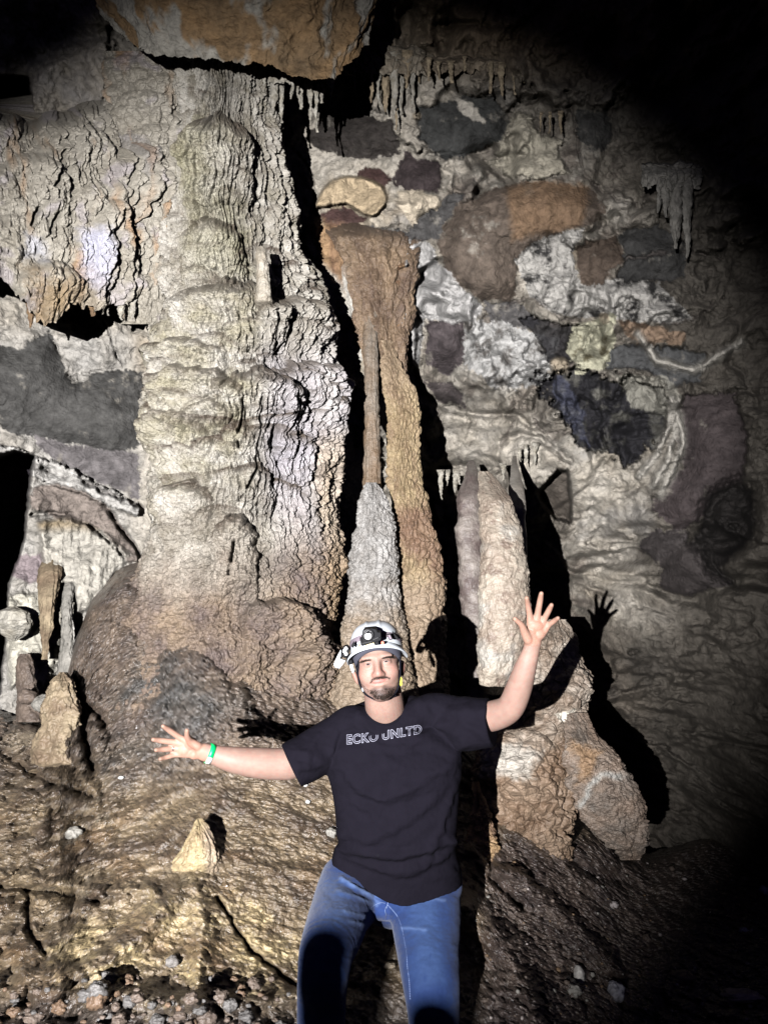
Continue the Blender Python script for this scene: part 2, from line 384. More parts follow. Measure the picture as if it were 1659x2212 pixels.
    clast([(1380,1180),(1420,1140),(1490,1150),(1480,1175),(1420,1215)], (.15,.12,.11), .05, 8, s=24)
    hole = polymask(U, V, [(1530,1070),(1590,1040),(1632,1060),(1625,1160),(1560,1230),(1600,1270),(1540,1240),(1495,1170)], 8, 10, 25)
    D += .22*polymask(U, V, [(1530,1070),(1590,1040),(1632,1060),(1625,1160),(1560,1230),(1600,1270),(1540,1240),(1495,1170)], 24, 10, 25); c = mix(c, (.025,.022,.02), hole)  # shade inside the hole painted near black
    clast([(910,822),(960,825),(1005,850),(1005,882),(950,868)], (.17,.13,.12), .05, 6, s=26)
    # long strap-like flows on the right
    for i, pl in enumerate([[(1452,862),(1445,920),(1415,985),(1380,1030)],[(1460,870),(1458,930),(1440,1000),(1410,1050)],[(1466,900),(1475,960),(1452,1020),(1425,1070)],[(1375,720),(1420,780),(1500,800),(1600,740)]]):
        m = linemask(U, V, pl, 8, 5, 80+i); D -= .06*m; c = mix(c, (.46,.43,.37), np.clip(m*1.0,0,1))
    # opening behind the tall pillar
    hole = polymask(U, V, [(1160,1062),(1205,1015),(1228,1020),(1234,1130),(1200,1120),(1165,1080)], 5, 5, 27)
    D += .55*hole; c = mix(c, (.13,.11,.09), hole)
    # shelves with drips in the middle
    for i, (pl, dp) in enumerate([([(905,862),(985,895),(1040,905),(1110,905),(1150,930)],.11),([(950,1020),(1000,1010),(1060,1020),(1075,1020)],.16),([(1090,960),(1130,945),(1175,960),(1232,1005)],.10),([(1100,905),(1150,820),(1190,830)],.07)]):
        m = linemask(U, V+8, pl, 9, 8, 90+i); D += dp*m
        m = linemask(U, V-16, pl, 20, 8, 90+i); D -= dp*.45*m
    # drips under shelves
    dr = np.clip(ridged(mx*26, my*1.2, 95, 2), 0, 1)
    for i, pl in enumerate([[(990,905),(1060,915),(1110,912)],[(950,1030),(1060,1035)],[(1090,985),(1150,975),(1225,1010)]]):
        m = linemask(U, V, pl, 14, 3, 97+i); D -= .03*m*dr
    # brown flow fan above the second column
    m = polymask(U, V, [(660,470),(740,490),(800,530),(905,530),(890,640),(850,760),(790,760),(745,620),(690,560)], 12, 10, 28)
    n = fbm(mx*9, my*1.3, 98, 4); c = mix(c, noisecol((.34,.22,.12), (.17,.095,.06), np.clip(.5+1.2*n, 0, 1)), m)
    D -= m*(.05*ridged(mx*6+n*.2, my*.9, 99, 3)+.07*sstep(560, 700, V))
    patch([(738,570),(790,640),(795,760),(770,790),(745,700)], (.66,.62,.54), 6, 6, 29)
    m = patch([(880,520),(930,525),(975,600),(1040,660),(1025,700),(915,690),(905,800),(860,770),(870,640)], (.44,.425,.40), 14, 8, 30)
    D -= .03*m
    for i in range(3): line([(885+i*4,640),(880+i*3,760),(905,830)] if i == 0 else [(905+i*10,700),(895+i*8,820)], 2.5, .05, 4, 110+i)
    # rounded boulders and knobs sunk in the crust
    rng = np.random.RandomState(5)
    for (x, y, r) in [(1300,688,14),(1208,790,20),(905,250,10)]:
        q = np.hypot(U-x+6*n1*3, V-y)/r; D -= .004*r*np.sqrt(np.clip(1-q*q, 0, 1)); c = mix(c, (.46,.38,.27), sstep(1.1, .7, q)*.7)
    q = polymask(U, V, [(1060,350),(1090,290),(1110,240),(1150,250),(1160,290),(1210,310),(1200,340),(1230,370),(1160,385),(1110,385)], 6, 16, 37); D -= .10*q; c = mix(c, (.44,.40,.31), q)
    q = np.hypot((U-1132)*1.1, V-328+.3*(U-1132))/16; D += .09*sstep(1.1, .4, q)
    # cracks
    for i, pl in enumerate([[(1235,230),(1250,330),(1270,390),(1330,430),(1380,450)],[(1085,665),(1150,640),(1215,690),(1320,700)],[(1190,700),(1300,705)],[(1240,930),(1180,940),(1150,905)],
            [(1110,905),(1085,960),(1075,1020)],[(645,330),(675,380),(680,450)],[(980,960),(1000,1010)],[(1350,560),(1480,540),(1560,560)],[(1560,640),(1500,690),(1430,700)],
            [(160,785),(180,860),(260,900)],[(0,880),(110,830),(160,810),(310,790)],[(110,725),(160,825),(190,900)],[(225,690),(262,790)]]):
        line(pl, 2.6, .06, 6, 120+i, (.12,.10,.09))
    # --- left part
    c = mix(c, noisecol((.46,.44,.40), (.31,.29,.255), np.clip(.5+n2, 0, 1)), sstep(330, 250, U)*sstep(650, 760, V)*.8)
    m = clast([(-380,770),(0,745),(40,755),(70,740),(110,722),(160,828),(230,800),(312,800),(300,960),(250,985),(160,960),(80,945),(-380,820)], (.15,.142,.125), .02, 14, 10, s=40)
    m = clast([(60,930),(150,960),(300,975),(305,1085),(240,1050),(130,1010)], (.30,.26,.25), .05, 10, 8, s=41)
    m = patch([(-380,860),(30,968),(150,1010),(300,1090),(305,1120),(150,1060),(0,1010),(-380,900)], (.47,.45,.41), 8, 6, 42); D -= .14*m
    m = patch([(65,1050),(160,1050),(240,1100),(310,1215),(280,1215),(220,1150),(70,1100)], (.24,.20,.17), 8, 8, 43); D -= .05*m
    line([(-380,890),(0,985),(160,1030),(310,1095)], 5, .12, 6, 140, (.12,.1,.09))
    line([(70,1110),(150,1110),(230,1160),(272,1205)], 4, .16, 4, 141)
    line([(225,1090),(270,1150),(312,1215)], 4, .16, 5, 142)
    m = patch([(30,1200),(110,1190),(120,1250),(60,1260),(20,1240)], (.28,.23,.23), 6, 6, 44)
    # draped curtain set in the left wall, with its drips
    m = polymask(U, V, [(85,1130),(150,1120),(225,1150),(280,1200),(235,1260),(205,1310),(165,1325),(160,1260),(100,1270),(90,1180)], 8, 6, 45)
    fl = ridged(mx*15+n1*.3, my*1.0, 150, 3); D -= m*(.10+.045*fl); c = mix(c, noisecol((.46,.43,.365), (.28,.22,.14), np.clip(sstep(1160, 1130, V)+.25*n2, 0, 1)), m)
    m = polymask(U, V, [(10,1290),(100,1270),(150,1330),(110,1480),(20,1480)], 10, 12, 46); D -= .06*m*(1+ridged(mx*8, my*2, 151, 3)); c = mix(c, (.52,.49,.40), m)
    # dark upright slot at the left edge
    hole = polymask(U, V, [(-60,1500),(-40,1000),(30,975),(75,985),(68,1020),(60,1090),(48,1180),(20,1260),(10,1400),(0,1500)], 5, 4, 47)
    D += 1.2*hole; c = mix(c, (.03,.025,.03), hole)
    # smooth bulging upper left
    m = polymask(U, V, [(60,250),(75,150),(130,110),(230,90),(260,150),(240,235),(150,260)], 20, 12, 48); D -= .22*m; c = mix(c, noisecol((.42,.37,.29), (.30,.28,.26), np.clip(.5+n2, 0, 1)), m)
    D = D + m*(.04*n2+.006*n3)
    line([(240,60),(235,150),(255,170),(232,185),(228,235),(245,250)], 5, .14, 5, 143, (.05,.045,.04))
    hole = polymask(U, V, [(-400,150),(60,170),(75,250),(60,258),(0,238),(-400,230)], 6, 6, 49); D += 1.0*hole; c = mix(c, (.07,.03,.025), hole)
    # ceiling turning brown up high
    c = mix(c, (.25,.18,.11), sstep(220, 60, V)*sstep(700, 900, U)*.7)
    V3 = P(U, V, D)
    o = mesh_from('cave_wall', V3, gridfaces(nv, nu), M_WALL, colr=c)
    tag(o, 'pale calcite cave wall with smooth dark clasts and black mineral stains', kind='structure')
build_wall()

# ---------------- columns, curtains, pillars: displaced closed tubes
def tube_thing(name, rows, nth, nv, sq, disp, colf, mat, vbot=None, vtop=None, seed=0, topcurl=0):
    """rows: (v, uL, uR, front depth). disp/colf get metres across, metres up, U, V, angle"""
    r = np.array(rows, float)
    s = np.linspace(-1, 1, nth, endpoint=False); ph = math.pi*s*(.55+.45*s*s)
    vv = np.linspace(r[0, 0], r[-1, 0], nv)
    PH, T = np.meshgrid(ph, np.linspace(0, 1, nv))
    def sm(k):
        y = np.interp(vv, r[:, 0], r[:, k]); n = max(3, nv//60)
        y2 = np.convolve(np.pad(y, n, mode='edge'), np.ones(2*n+1)/(2*n+1), 'valid'); return y2
    uL, uR, df = sm(1), sm(2), sm(3)
    V = vv[:, None]+0*PH
    curl = 0
    uc = ((uL+uR)/2)[:, None]; hw = ((uR-uL)/2)[:, None]
    dc = df[:, None]/(1-hw*sq/F0); R = hw*dc/F0
    if vbot is not None:
        Uq = uc+np.sin(PH)*hw; vb = vbot(Uq); V = r[0, 0]+T*(vb-r[0, 0])
        vt0 = r[0, 0]+(vtop(Uq) if vtop is not None else 0*Uq); V = vt0+T*(vb-vt0)
        V = np.where(np.cos(PH) > -.2, V, np.minimum(V, vv[:, None]))
        curl = (.45*np.clip(1-T/.09, 0, 1)**2 if vtop is not None else 0)*np.ones(PH.shape)
    x0 = ((r[:, 2]-r[:, 1]).mean()/2)*df.mean()/F0
    mx = PH*x0+ (uc-uc.mean())/F0*dc*.6; my = (CV-V)/F0*dc
    U0 = uc+np.sin(PH)*hw
    dd = disp(mx, my, U0, V, PH)
    # keep the back seam closed
    dd = dd*sstep(math.pi, math.pi*.9, np.abs(PH))
    Rr = R+dd
    if topcurl: curl = topcurl*np.clip(1-T/.16, 0, 1)**2*np.ones(PH.shape)
    d = dc-(R*sq+dd)*np.cos(PH)+curl; X = (uc-CU)/F0*dc+Rr*np.sin(PH)
    U = CU+X/dc*F0                                    # silhouette true at the axis depth
    U = uc+(U-uc)
    c = colf(mx, my, U0, V, PH)
    V3 = P(U, V, d)
    # close the ends
    top = V3[0].mean(0); bot = V3[-1].mean(0)
    if vbot is not None:
        lastr = P(U[-1:], V[-1:], (dc+R*sq)[-1:]*.5+d[-1:]*.5); lastr2 = P(U[-1:], V[-1:], (dc+R*sq*np.abs(np.cos(PH)))[-1:]); V3 = np.concatenate([V3, lastr2]); c = np.concatenate([c, c[-1:]]); nv += 1
        V3 = np.concatenate([V3[0:1]*.01+top*.99, V3, V3[-1:]])
    else: V3 = np.concatenate([V3[0:1]*.01+top*.99, V3, V3[-1:]*.01+bot*.99])
    c = np.concatenate([c[:1], c, c[-1:]])
    return mesh_from(name, V3, gridfaces(nv+2, nth, True)[:, ::-1], mat, colr=c)

def groove(U, V, pls, wpx=3, wob=4, s=0):
    g = np.zeros(U.shape)
    for i, pl in enumerate(pls): g = np.maximum(g, linemask(U, V, pl, wpx, wob, s+i))
    return g

# the great column
MAIN = {}
def d_main(x, y, U, V, ph):
    wx = x+.05*fbm(x*4, y*4, 201, 3); wy = y+.06*fbm(x*3, y*3, 202, 3)
    pop1, pop2, _ = worley(wx*26, wy*26, 207); pop = np.sqrt(np.clip(1-(pop1/.62)**2, 0, 1))
    fl = ridged(wx*17+.6*fbm(x*3, y*3, 208, 2), y*1.1, 206, 3)
    low = sstep(1020, 1250, V); up = sstep(560, 400, V)
    big, tb = lobes2(wx, wy, .36, .40, 203, 1.1, .2); mid, tm = lobes2(wx+.3+.02*fl, wy, .135, .20, 204, 1.15, .2); m2, t2 = lobes2(wx+.7, wy+.1, .07, .12, 214, 1.25, .2)
    dr_ = lobes(wx+.2, wy, .10, .60, 216, 1.2)+.5*lobes(wx, wy, .045, .32, 217, 1.2)
    k1 = knobs(wx, wy, .031, .075, 219); k2 = knobs(wx, wy, .016, .028, 220); k3 = knobs(wx, wy, .034, .24, 221)
    dw = np.clip(sstep(600, 520, U)+.8*sstep(-.1, .35, fbm(x*2.2, y*2, 223, 3)), .12, 1)*(.35+.65*sstep(-.25, .2, fbm(x*2.5+4, y*2.5, 224, 3)))
    d = .08*big*dw*(1-.75*up)*(1-.35*low) + .125*mid*dw*(1-.55*up)*(1-.45*low) + .040*m2*(1-.3*up)*(1-.45*low) + .075*up*dr_
    d = d + .027*k1*(1-.35*up)*(1-.35*low)*(.55+.45*sstep(-.3, .3, fbm(x*3, y*3, 222, 3))) + .012*k2 + .040*k3*(.2+.8*up+.6*sstep(.15, .5, tm)*(1-up)+.6*(1-dw))*(1-low) + .05*knobs(wx, wy, .085, .55, 225)*(1-dw)*(1-low)+.010*fbm(x*34, y*30, 226, 3, .6)
    d = d + .012*fl*(1-low)*(.6+.9*up) + .022*pop*low
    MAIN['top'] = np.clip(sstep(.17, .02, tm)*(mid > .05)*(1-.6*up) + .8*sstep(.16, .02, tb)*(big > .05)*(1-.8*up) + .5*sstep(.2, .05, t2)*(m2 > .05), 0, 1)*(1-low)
    wu_ = 16*fbm(U/55, V/60, 227, 4, .55); wv_ = 26*fbm(U/38+5, V/70, 228, 4, .6)
    # explicit big drapes seen in the photograph: (apex u, apex v, half width, height, amount)
    for (cu, cv, hw, hh, am) in [(470,245,75,210,.14),(455,470,75,140,.08),(495,605,120,150,.13),(560,790,95,170,.10),(420,790,110,140,.10),(395,1040,62,120,.07),(510,1110,45,170,.08),(640,640,90,120,.09),(660,780,120,130,.07),(380,880,70,150,.06),(600,1290,80,150,.08),(545,1000,50,120,.06),(450,860,60,120,.05),(400,725,85,90,.08),(680,1380,60,140,.06)]:
        a = (U+wu_-cu)/hw; t = (V+wv_-cv)/hh-.28*a*a
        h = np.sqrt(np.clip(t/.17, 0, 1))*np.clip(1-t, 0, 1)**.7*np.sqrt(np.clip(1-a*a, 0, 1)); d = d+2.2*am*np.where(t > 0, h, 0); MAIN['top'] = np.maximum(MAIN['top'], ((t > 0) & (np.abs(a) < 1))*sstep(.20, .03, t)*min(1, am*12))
    d -= .15*groove(U, V, [[(524,845),(526,880),(518,930),(514,965)],[(562,850),(563,930),(557,1000),(548,1030),(520,1075)],[(724,880),(712,950),(710,990)],[(510,1150),(506,1200),(498,1240)],[(655,1330),(690,1400),(705,1500)]], 1.9, 6, 230)*sstep(-.25, .1, fbm(U/40, V/40, 233, 3))
    d -= .30*groove(U, V, [[(412,140),(408,230),(398,290),(387,338)]], 4.5, 2, 250)
    d -= .16*groove(U, V, [[(577,545),(580,590),(588,625),(596,652)]], 6, 2, 252)
    return d - .225*(1-low)-.06*low + .008*fbm(x*14, y*14, 209, 4)
def c_main(x, y, U, V, ph):
    n = fbm(x*5, y*5, 211, 5, .6); n2 = fbm(x*2+3, y*1.2, 212, 4)
    c = noisecol((.45,.42,.36), (.25,.225,.175), np.clip(.5+1.7*n, 0, 1))
    c = mix(c, (.25,.215,.17), sstep(.12, .42, fbm(x*11, y*8, 218, 6, .7))*.6)
    c = mix(c, (.29,.27,.15), np.clip(polymask(U, V, [(400,290),(430,255),(480,260),(480,400),(540,500),(540,600),(400,600),(385,400)], 25, 20, 213)*(.75+.8*n2), 0, 1)*.6)
    c = mix(c, (.42,.395,.435), sstep(520, 620, U)*sstep(620, 800, V)*sstep(1300, 1100, V)*np.clip(.35+.8*n2, 0, 1))
    c = mix(c, (.38,.345,.225), polymask(U, V, [(325,700),(560,620),(560,1000),(330,1100)], 40, 20, 215)*np.clip(.4+n, 0, 1)*.7)
    c = mix(c, noisecol((.22,.155,.10), (.135,.10,.088), np.clip(.5+1.4*n, 0, 1)), sstep(1060, 1310, V+180*n2)*.92)
    c = mix(c, (.44,.30,.15), sstep(690, 730, U)*sstep(900, 1000, V)*.4)
    c = mix(c, (.085,.065,.048), MAIN['top']*np.clip(.8+.8*n2, 0, .95))      # mud plus grazing shade, painted dark on the lobe tops
    return c
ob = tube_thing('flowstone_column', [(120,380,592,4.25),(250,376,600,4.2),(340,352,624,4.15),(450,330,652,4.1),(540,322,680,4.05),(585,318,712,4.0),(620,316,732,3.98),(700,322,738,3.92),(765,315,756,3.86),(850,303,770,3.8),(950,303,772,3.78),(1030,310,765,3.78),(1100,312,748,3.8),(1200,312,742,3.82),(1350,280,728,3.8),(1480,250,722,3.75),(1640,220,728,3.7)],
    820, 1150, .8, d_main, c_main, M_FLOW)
tag(ob, 'huge pale flowstone column of draped lobes rising to the cave ceiling', 'flowstone column')

# curtain left of it
def d_curt(x, y, U, V, ph):
    wx = x+.05*fbm(x*3, y*3, 301, 3)
    m = lobes(wx, y+.05*fbm(x*5, y*5, 302), .13, .26, 303); m2 = lobes(wx, y, .30, .5, 304); sm_ = lobes(wx, y, .05, .09, 305)
    d = .10*m2+.09*m+.030*sm_+.05*ridged(wx*9, y*.9, 306, 4)+.028*knobs(wx, y, .045, .12, 308)+.010*knobs(wx, y, .02, .04, 309)+.02*knobs(wx, y, .07, .4, 310)+.014*fbm(x*20, y*20, 307, 3)
    for (cu, cv, hw, hh, am) in [(150,260,90,200,.10),(290,300,60,170,.14),(60,330,80,180,.10),(230,430,40,230,.10),(100,560,70,160,.10),(325,330,50,300,.08)]:
        a = (U-cu)/hw; t = (V-cv)/hh-.28*a*a
        h = np.sqrt(np.clip(t/.12, 0, 1))*np.clip(1-t, 0, 1)**.7*np.sqrt(np.clip(1-a*a, 0, 1)); d = d+am*np.where(t > 0, h, 0)
    d -= .16*groove(U, V, [[(240,455),(235,520),(222,590),(215,650)],[(305,425),(290,490),(270,515)],[(310,480),(300,560),(296,590)],[(78,450),(65,485)],[(115,462),(104,500)],[(125,325),(105,400)],[(240,560),(236,620)],[(258,300),(258,470)],[(350,330),(345,400)]], 3.2, 4, 320)
    return d-.15
def c_curt(x, y, U, V, ph):
    n = fbm(x*4, y*3, 311, 5, .6); n2 = fbm(x*2, y*1.2+5, 312, 4)
    c = noisecol((.44,.405,.335), (.29,.26,.205), np.clip(.5+n, 0, 1))
    c = mix(c, (.34,.20,.10), sstep(.1, .45, fbm(x*7, y*1.5, 313, 4))*.75)
    c = mix(c, (.38,.34,.36), sstep(.15, .4, fbm(x*6+3, y*4, 314, 4))*.5)
    c = mix(c, (.52,.52,.62), polymask(U, V, [(165,500),(205,490),(220,600),(200,640),(160,600)], 15, 16, 315)*.8)
    c = mix(c, (.50,.50,.54), polymask(U, V, [(50,510),(90,515),(95,560),(50,555)], 15, 16, 316)*.7)
    c = mix(c, noisecol((.31,.225,.13), (.19,.135,.08), np.clip(.5+1.4*n, 0, 1)), polymask(U, V, [(55,590),(150,580),(215,600),(215,700),(60,720)], 40, 40, 317)*np.clip(.7+n2,0,1))
    c = mix(c, (.18,.17,.17), sstep(.5, .8, polymask(U, V, [(255,270),(330,300),(350,350),(300,330),(270,400),(258,300)], 14, 10, 318))*.45)
    return c
def vb_curt(U):
    base = np.interp(U, [-500,-300,0,40,75,105,125,150,175,205,230,260,300,330,420,480], [560,600,600,640,690,705,675,650,660,672,662,655,650,675,720,720])
    return base+26*fbm(U/16, U*0, 321, 3)+8*np.abs(vn(U/9, U*0, 322))
ob = tube_thing('flowstone_curtain', [(225,-420,300,4.45),(330,-430,350,4.3),(450,-440,385,4.22),(560,-450,400,4.2),(660,-450,400,4.2),(700,-440,390,4.25)], 760, 460, .32, d_curt, c_curt, M_FLOW, vb_curt, lambda U: 30*fbm(U/60, U*0, 325, 4)+np.interp(U, [-400,0,60,200,300], [10,20,35,-15,-60]))
tag(ob, 'wide mottled flowstone curtain left of the great column, its ragged brown lower edge hanging free', 'flowstone curtain')

# pale ribs joining the curtain and the column at the top
def d_rib(x, y, U, V, ph): return .04*ridged(x*8+.4*fbm(x*3,y*3,331), y*1.2, 332, 3)+.08*lobes(x+.1*fbm(x*3,y*3,335), y, .13, .2, 333)+.025*knobs(x, y, .04, .09, 336)+.008*knobs(x, y, .018, .03, 337)+.03*fbm(x*6, y*6, 334, 4)
ob = tube_thing('flowstone_rib', [(110,262,420,4.6),(200,255,412,4.5),(330,280,415,4.42),(500,300,400,4.4),(700,300,380,4.4)], 300, 420, .5, d_rib, c_curt, M_FLOW)
tag(ob, 'grey ribbed flowstone sheet wedged between the curtain and the great column', 'flowstone')

# ceiling slab
def d_slab(x, y, U, V, ph): return .05*ridged(x*2.2+.4*fbm(x*2,y*2,347), y*2.6, 348, 4)+.006*knobs(x, y, .07, .08, 349)+.06*fbm(x*2, y*2, 341, 5)+.02*fbm(x*8, y*8, 342, 4)+.05*lobes(x, y, .3, .25, 343)
def c_slab(x, y, U, V, ph):
    n = fbm(x*3, y*3, 344, 5, .6)
    c = noisecol((.21,.13,.062), (.11,.078,.045), np.clip(.5+n, 0, 1))
    c = mix(c, (.23,.215,.18), sstep(.10, .28, fbm(x*4+2, y*2.5, 345, 4)+.25*sstep(430, 330, U)-.1*sstep(100,150,V)))
    return c
def vb_slab(U):
    return np.interp(U, [200,250,300,350,400,470,560,590,640,680,700,730,780,810], [60,85,88,118,122,128,138,148,168,172,165,140,80,70])+16*fbm(U/30, U*0, 346, 5, .6)+5*np.abs(vn(U/7, U*0, 350))
ob = tube_thing('ceiling_slab', [(-330,120,860,3.9),(-100,160,830,3.95),(0,200,815,4.0),(100,235,795,4.03),(170,290,760,4.06)], 520, 300, .22, d_slab, c_slab, M_WALL, vb_slab)
tag(ob, 'orange-brown rock slab with white patches hanging above the great column', 'rock slab')

# second column: big yellow one, thin dark one, white cone in front
def d_yel(x, y, U, V, ph):
    wx = x+.02*fbm(x*6, y*6, 401)
    b = lobes(wx, y, .085, .13, 402, 1.2); s_ = lobes(wx, y, .035, .055, 403, 1.1); f1, f2, _ = worley(wx*40, y*40, 404)
    lowf = sstep(1200, 1300, V)
    return .04*b+.022*knobs(wx, y, .034, .055, 410)*(1-.4*lowf)+.006*ridged(wx*30, y*2, 405, 2)+.008*np.sqrt(np.clip(1-(f1/.6)**2, 0, 1))*lowf + .05*lobes(x, y, .22, .3, 407)-.085+.008*fbm(x*30, y*30, 406, 3)
def c_yel(x, y, U, V, ph):
    n = fbm(x*7, y*5, 408, 5, .6)
    n = n+.5*fbm(x*22, y*16, 427, 4, .6)
    c = noisecol((.38,.29,.165), (.25,.175,.105), np.clip(.5+1.2*n, 0, 1))
    c = mix(c, noisecol((.34,.26,.18), (.24,.17,.11), np.clip(.5+1.2*n, 0, 1)), sstep(1220, 1290, V))
    c = mix(c, (.20,.12,.08), polymask(U, V, [(830,1110),(940,1080),(965,1260),(900,1200),(860,1180)], 20, 22, 409)*.8)
    c = mix(c, (.30,.22,.15), sstep(900, 780, V)*.7)
    return c
def d_fan(x, y, U, V, ph): return .018*knobs(x, y, .035, .12, 487)+.06*fbm(x*4, y*3, 491, 5, .65)+.05*ridged(x*7+y*1.5, y*.7, 492, 3)+.035*ridged(x*13+.5*fbm(x*4, y*2, 481), y*1.2, 482, 4)+.05*lobes(x, y, .07, .35, 483, 1.2)+.02*fbm(x*10, y*6, 484, 4)-.05
def c_fan(x, y, U, V, ph):
    n = fbm(x*9, y*2.5, 485, 5, .6); c = noisecol((.27,.19,.12), (.13,.088,.062), np.clip(.5+1.4*n, 0, 1)); c = mix(c, (.09,.07,.055), sstep(560, 490, V+40*fbm(x*5,y*5,486))*.7); return mix(c, (.60,.56,.49), sstep(775, 745, U)*sstep(560, 600, V)*.8)
ob = tube_thing('flowstone_drape', [(455,700,872,5.05),(500,724,884,4.95),(560,752,884,4.88),(620,770,880,4.84),(680,784,874,4.82),(730,792,868,4.78),(790,804,858,4.76),(850,810,850,4.78)], 260, 320, .5, d_fan, c_fan, M_FLOW, topcurl=.5)
tag(ob, 'rusty brown fan of flowstone narrowing down onto the top of the amber column', 'flowstone drape')
ob = tube_thing('banded_column', [(735,820,848,4.7),(800,826,880,4.6),(870,830,912,4.55),(950,835,912,4.5),(1020,834,912,4.45),(1070,840,922,4.4),(1120,845,930,4.35),(1180,835,952,4.3),(1260,815,962,4.25),(1350,790,962,4.22),(1430,760,970,4.2),(1640,740,980,4.0)], 380, 620, .85, d_yel, c_yel, M_FLOW)
tag(ob, 'amber yellow banded column standing behind the man, right of the great column', 'flowstone column')
def c_thin(x, y, U, V, ph):
    n = fbm(x*9, y*4, 418, 5, .6); return noisecol((.27,.24,.20), (.20,.14,.09), np.clip(.5+n+.4*sstep(850, 950, V), 0, 1))
def d_thin(x, y, U, V, ph): return .014*lobes(x, y, .05, .08, 411, 1.2)+.012*fbm(x*9, y*9, 412, 4)+.006*ridged(x*40, y*6, 413, 2)-.006
ob = tube_thing('slender_column', [(640,786,812,4.86),(700,786,814,4.78),(765,788,814,4.66),(850,788,815,4.55),(950,788,818,4.5),(1060,786,820,4.45),(1180,780,820,4.45)], 120, 420, 1, d_thin, c_thin, M_FLOW)
tag(ob, 'slender dark brown column close against the left of the amber column', 'flowstone column')
def d_cone(x, y, U, V, ph):
    f1, f2, _ = worley(x*38, y*38, 421); return .012*np.sqrt(np.clip(1-(f1/.62)**2, 0, 1))+.012*knobs(x, y, .05, .07, 425)+.035*fbm(x*6, y*6, 422, 5, .6)+.004*fbm(x*60, y*60, 423, 2)-.01
def c_cone(x, y, U, V, ph):
    n = fbm(x*9, y*9, 424, 5, .6); c = noisecol((.38,.365,.34), (.22,.205,.185), np.clip(.5+1.7*n, 0, 1)); return mix(c, (.27,.20,.13), sstep(1230, 1400, V+50*n)*.85)
ob = tube_thing('stalagmite', [(1042,798,806,4.3),(1056,788,826,4.26),(1100,778,842,4.2),(1150,768,852,4.15),(1220,760,858,4.1),(1300,752,862,4.05),(1400,735,880,3.98),(1640,690,930,3.8)], 300, 460, .9, d_cone, c_cone, M_FLOW)
tag(ob, 'knobbly pale grey conical stalagmite rising behind the white helmet', 'stalagmite')

# group on the right: purple column, smooth pillar and its base masses
def d_pur(x, y, U, V, ph): return .03*fbm(x*6, y*6, 431, 5, .55)+.012*lobes(x, y, .07, .09, 432, 1.2)-.004
def c_pur(x, y, U, V, ph): return noisecol((.27,.235,.205), (.13,.10,.09), np.clip(.5+1.6*fbm(x*8, y*8, 433, 5, .65), 0, 1))
ob = tube_thing('mottled_column', [(995,1012,1020,5.3),(1020,1004,1028,4.95),(1070,992,1038,4.7),(1150,985,1045,4.6),(1250,990,1045,4.55),(1350,1000,1050,4.5),(1500,1005,1055,4.5),(1640,1000,1060,4.3)], 170, 380, .9, d_pur, c_pur, M_PILLAR)
tag(ob, 'narrow mottled purple-grey column just left of the smooth tan pillar', 'flowstone column')
def d_pil(x, y, U, V, ph):
    b = np.sin(y*70+6*fbm(x*3, y*3, 441)+3*np.cos(x*6))*sstep(.1, .35, fbm(x*2+1, y*2, 442)+.3*sstep(1250, 1180, V)*sstep(1080,1150,V)+.12)
    return .014*fbm(x*3, y*2, 443, 4)+.012*fbm(x*14, y*9, 444, 4, .6)+.0035*b+.008*fbm(x*40, y*40, 445, 3)-.002
def c_pil(x, y, U, V, ph):
    n = fbm(x*7, y*5, 447, 5, .65); n2 = fbm(x*16, y*16, 448, 4, .6)
    c = noisecol((.39,.335,.265), (.25,.195,.15), np.clip(.42+1.4*n, 0, 1))*.85; c = mix(c, (.16,.115,.09), sstep(.12, .4, n2)*.7)
    c = mix(c, (.31,.30,.27), sstep(.1, .4, fbm(x*5+7, y*5, 449, 4))*.6); return c
ob = tube_thing('tapering_pillar', [(1018,1034,1056,3.9),(1040,1032,1078,3.78),(1080,1030,1104,3.6),(1150,1034,1128,3.48),(1220,1036,1138,3.4),(1290,1032,1144,3.36),(1350,1033,1144,3.34),(1420,1028,1126,3.34),(1455,1028,1112,3.34),(1485,1038,1094,3.38),(1502,1052,1078,3.44)], 420, 620, .9, d_pil, c_pil, M_PILLAR)
tag(ob, 'smooth tan pillar hanging from the wall and ending bluntly above the raised sleeve', 'stalactite pillar')
ob = tube_thing('rear_pillar', [(985,1106,1112,4.95),(1010,1102,1120,4.6),(1050,1100,1128,4.3),(1100,1105,1136,4.1),(1200,1110,1140,4.05),(1330,1115,1142,4.0),(1400,1110,1140,4.0)], 90, 260, 1, lambda x,y,U,V,ph: .02*fbm(x*6,y*5,451,4), lambda x,y,U,V,ph: noisecol((.30,.275,.235),(.19,.165,.135),np.clip(.5+fbm(x*8,y*6,452,4),0,1)), M_PILLAR)
tag(ob, 'thin grey pillar half hidden behind the right side of the smooth tan pillar', 'stalactite pillar')
def d_base(x, y, U, V, ph):
    a1, a2, ai = worley(x*5+.6*fbm(x*4,y*4,488,3), y*4.5, 489)
    d = .045*(ai-.5)*sstep(0,.12,a2-a1)+.02*knobs(x,y,.05,.07,490)+.06*fbm(x*3, y*3, 461, 5, .6)+.045*lobes(x, y, .10, .14, 462)+.03*ridged(x*7+.4*fbm(x*2,y*2,467), y*9, 463, 4)+.016*fbm(x*30, y*30, 464, 3)
    for (cu, cv, hw, hh, am) in [(1120,1645,85,150,.05),(1180,1600,60,120,.03),(1230,1490,40,100,.06),(1150,1720,70,90,.04)]:
        a = (U-cu)/hw; t = (V-cv)/hh+.5
        d = d+am*np.clip(1-a*a-(2*t-1)**2, 0, 1)**.5
    return d-.05
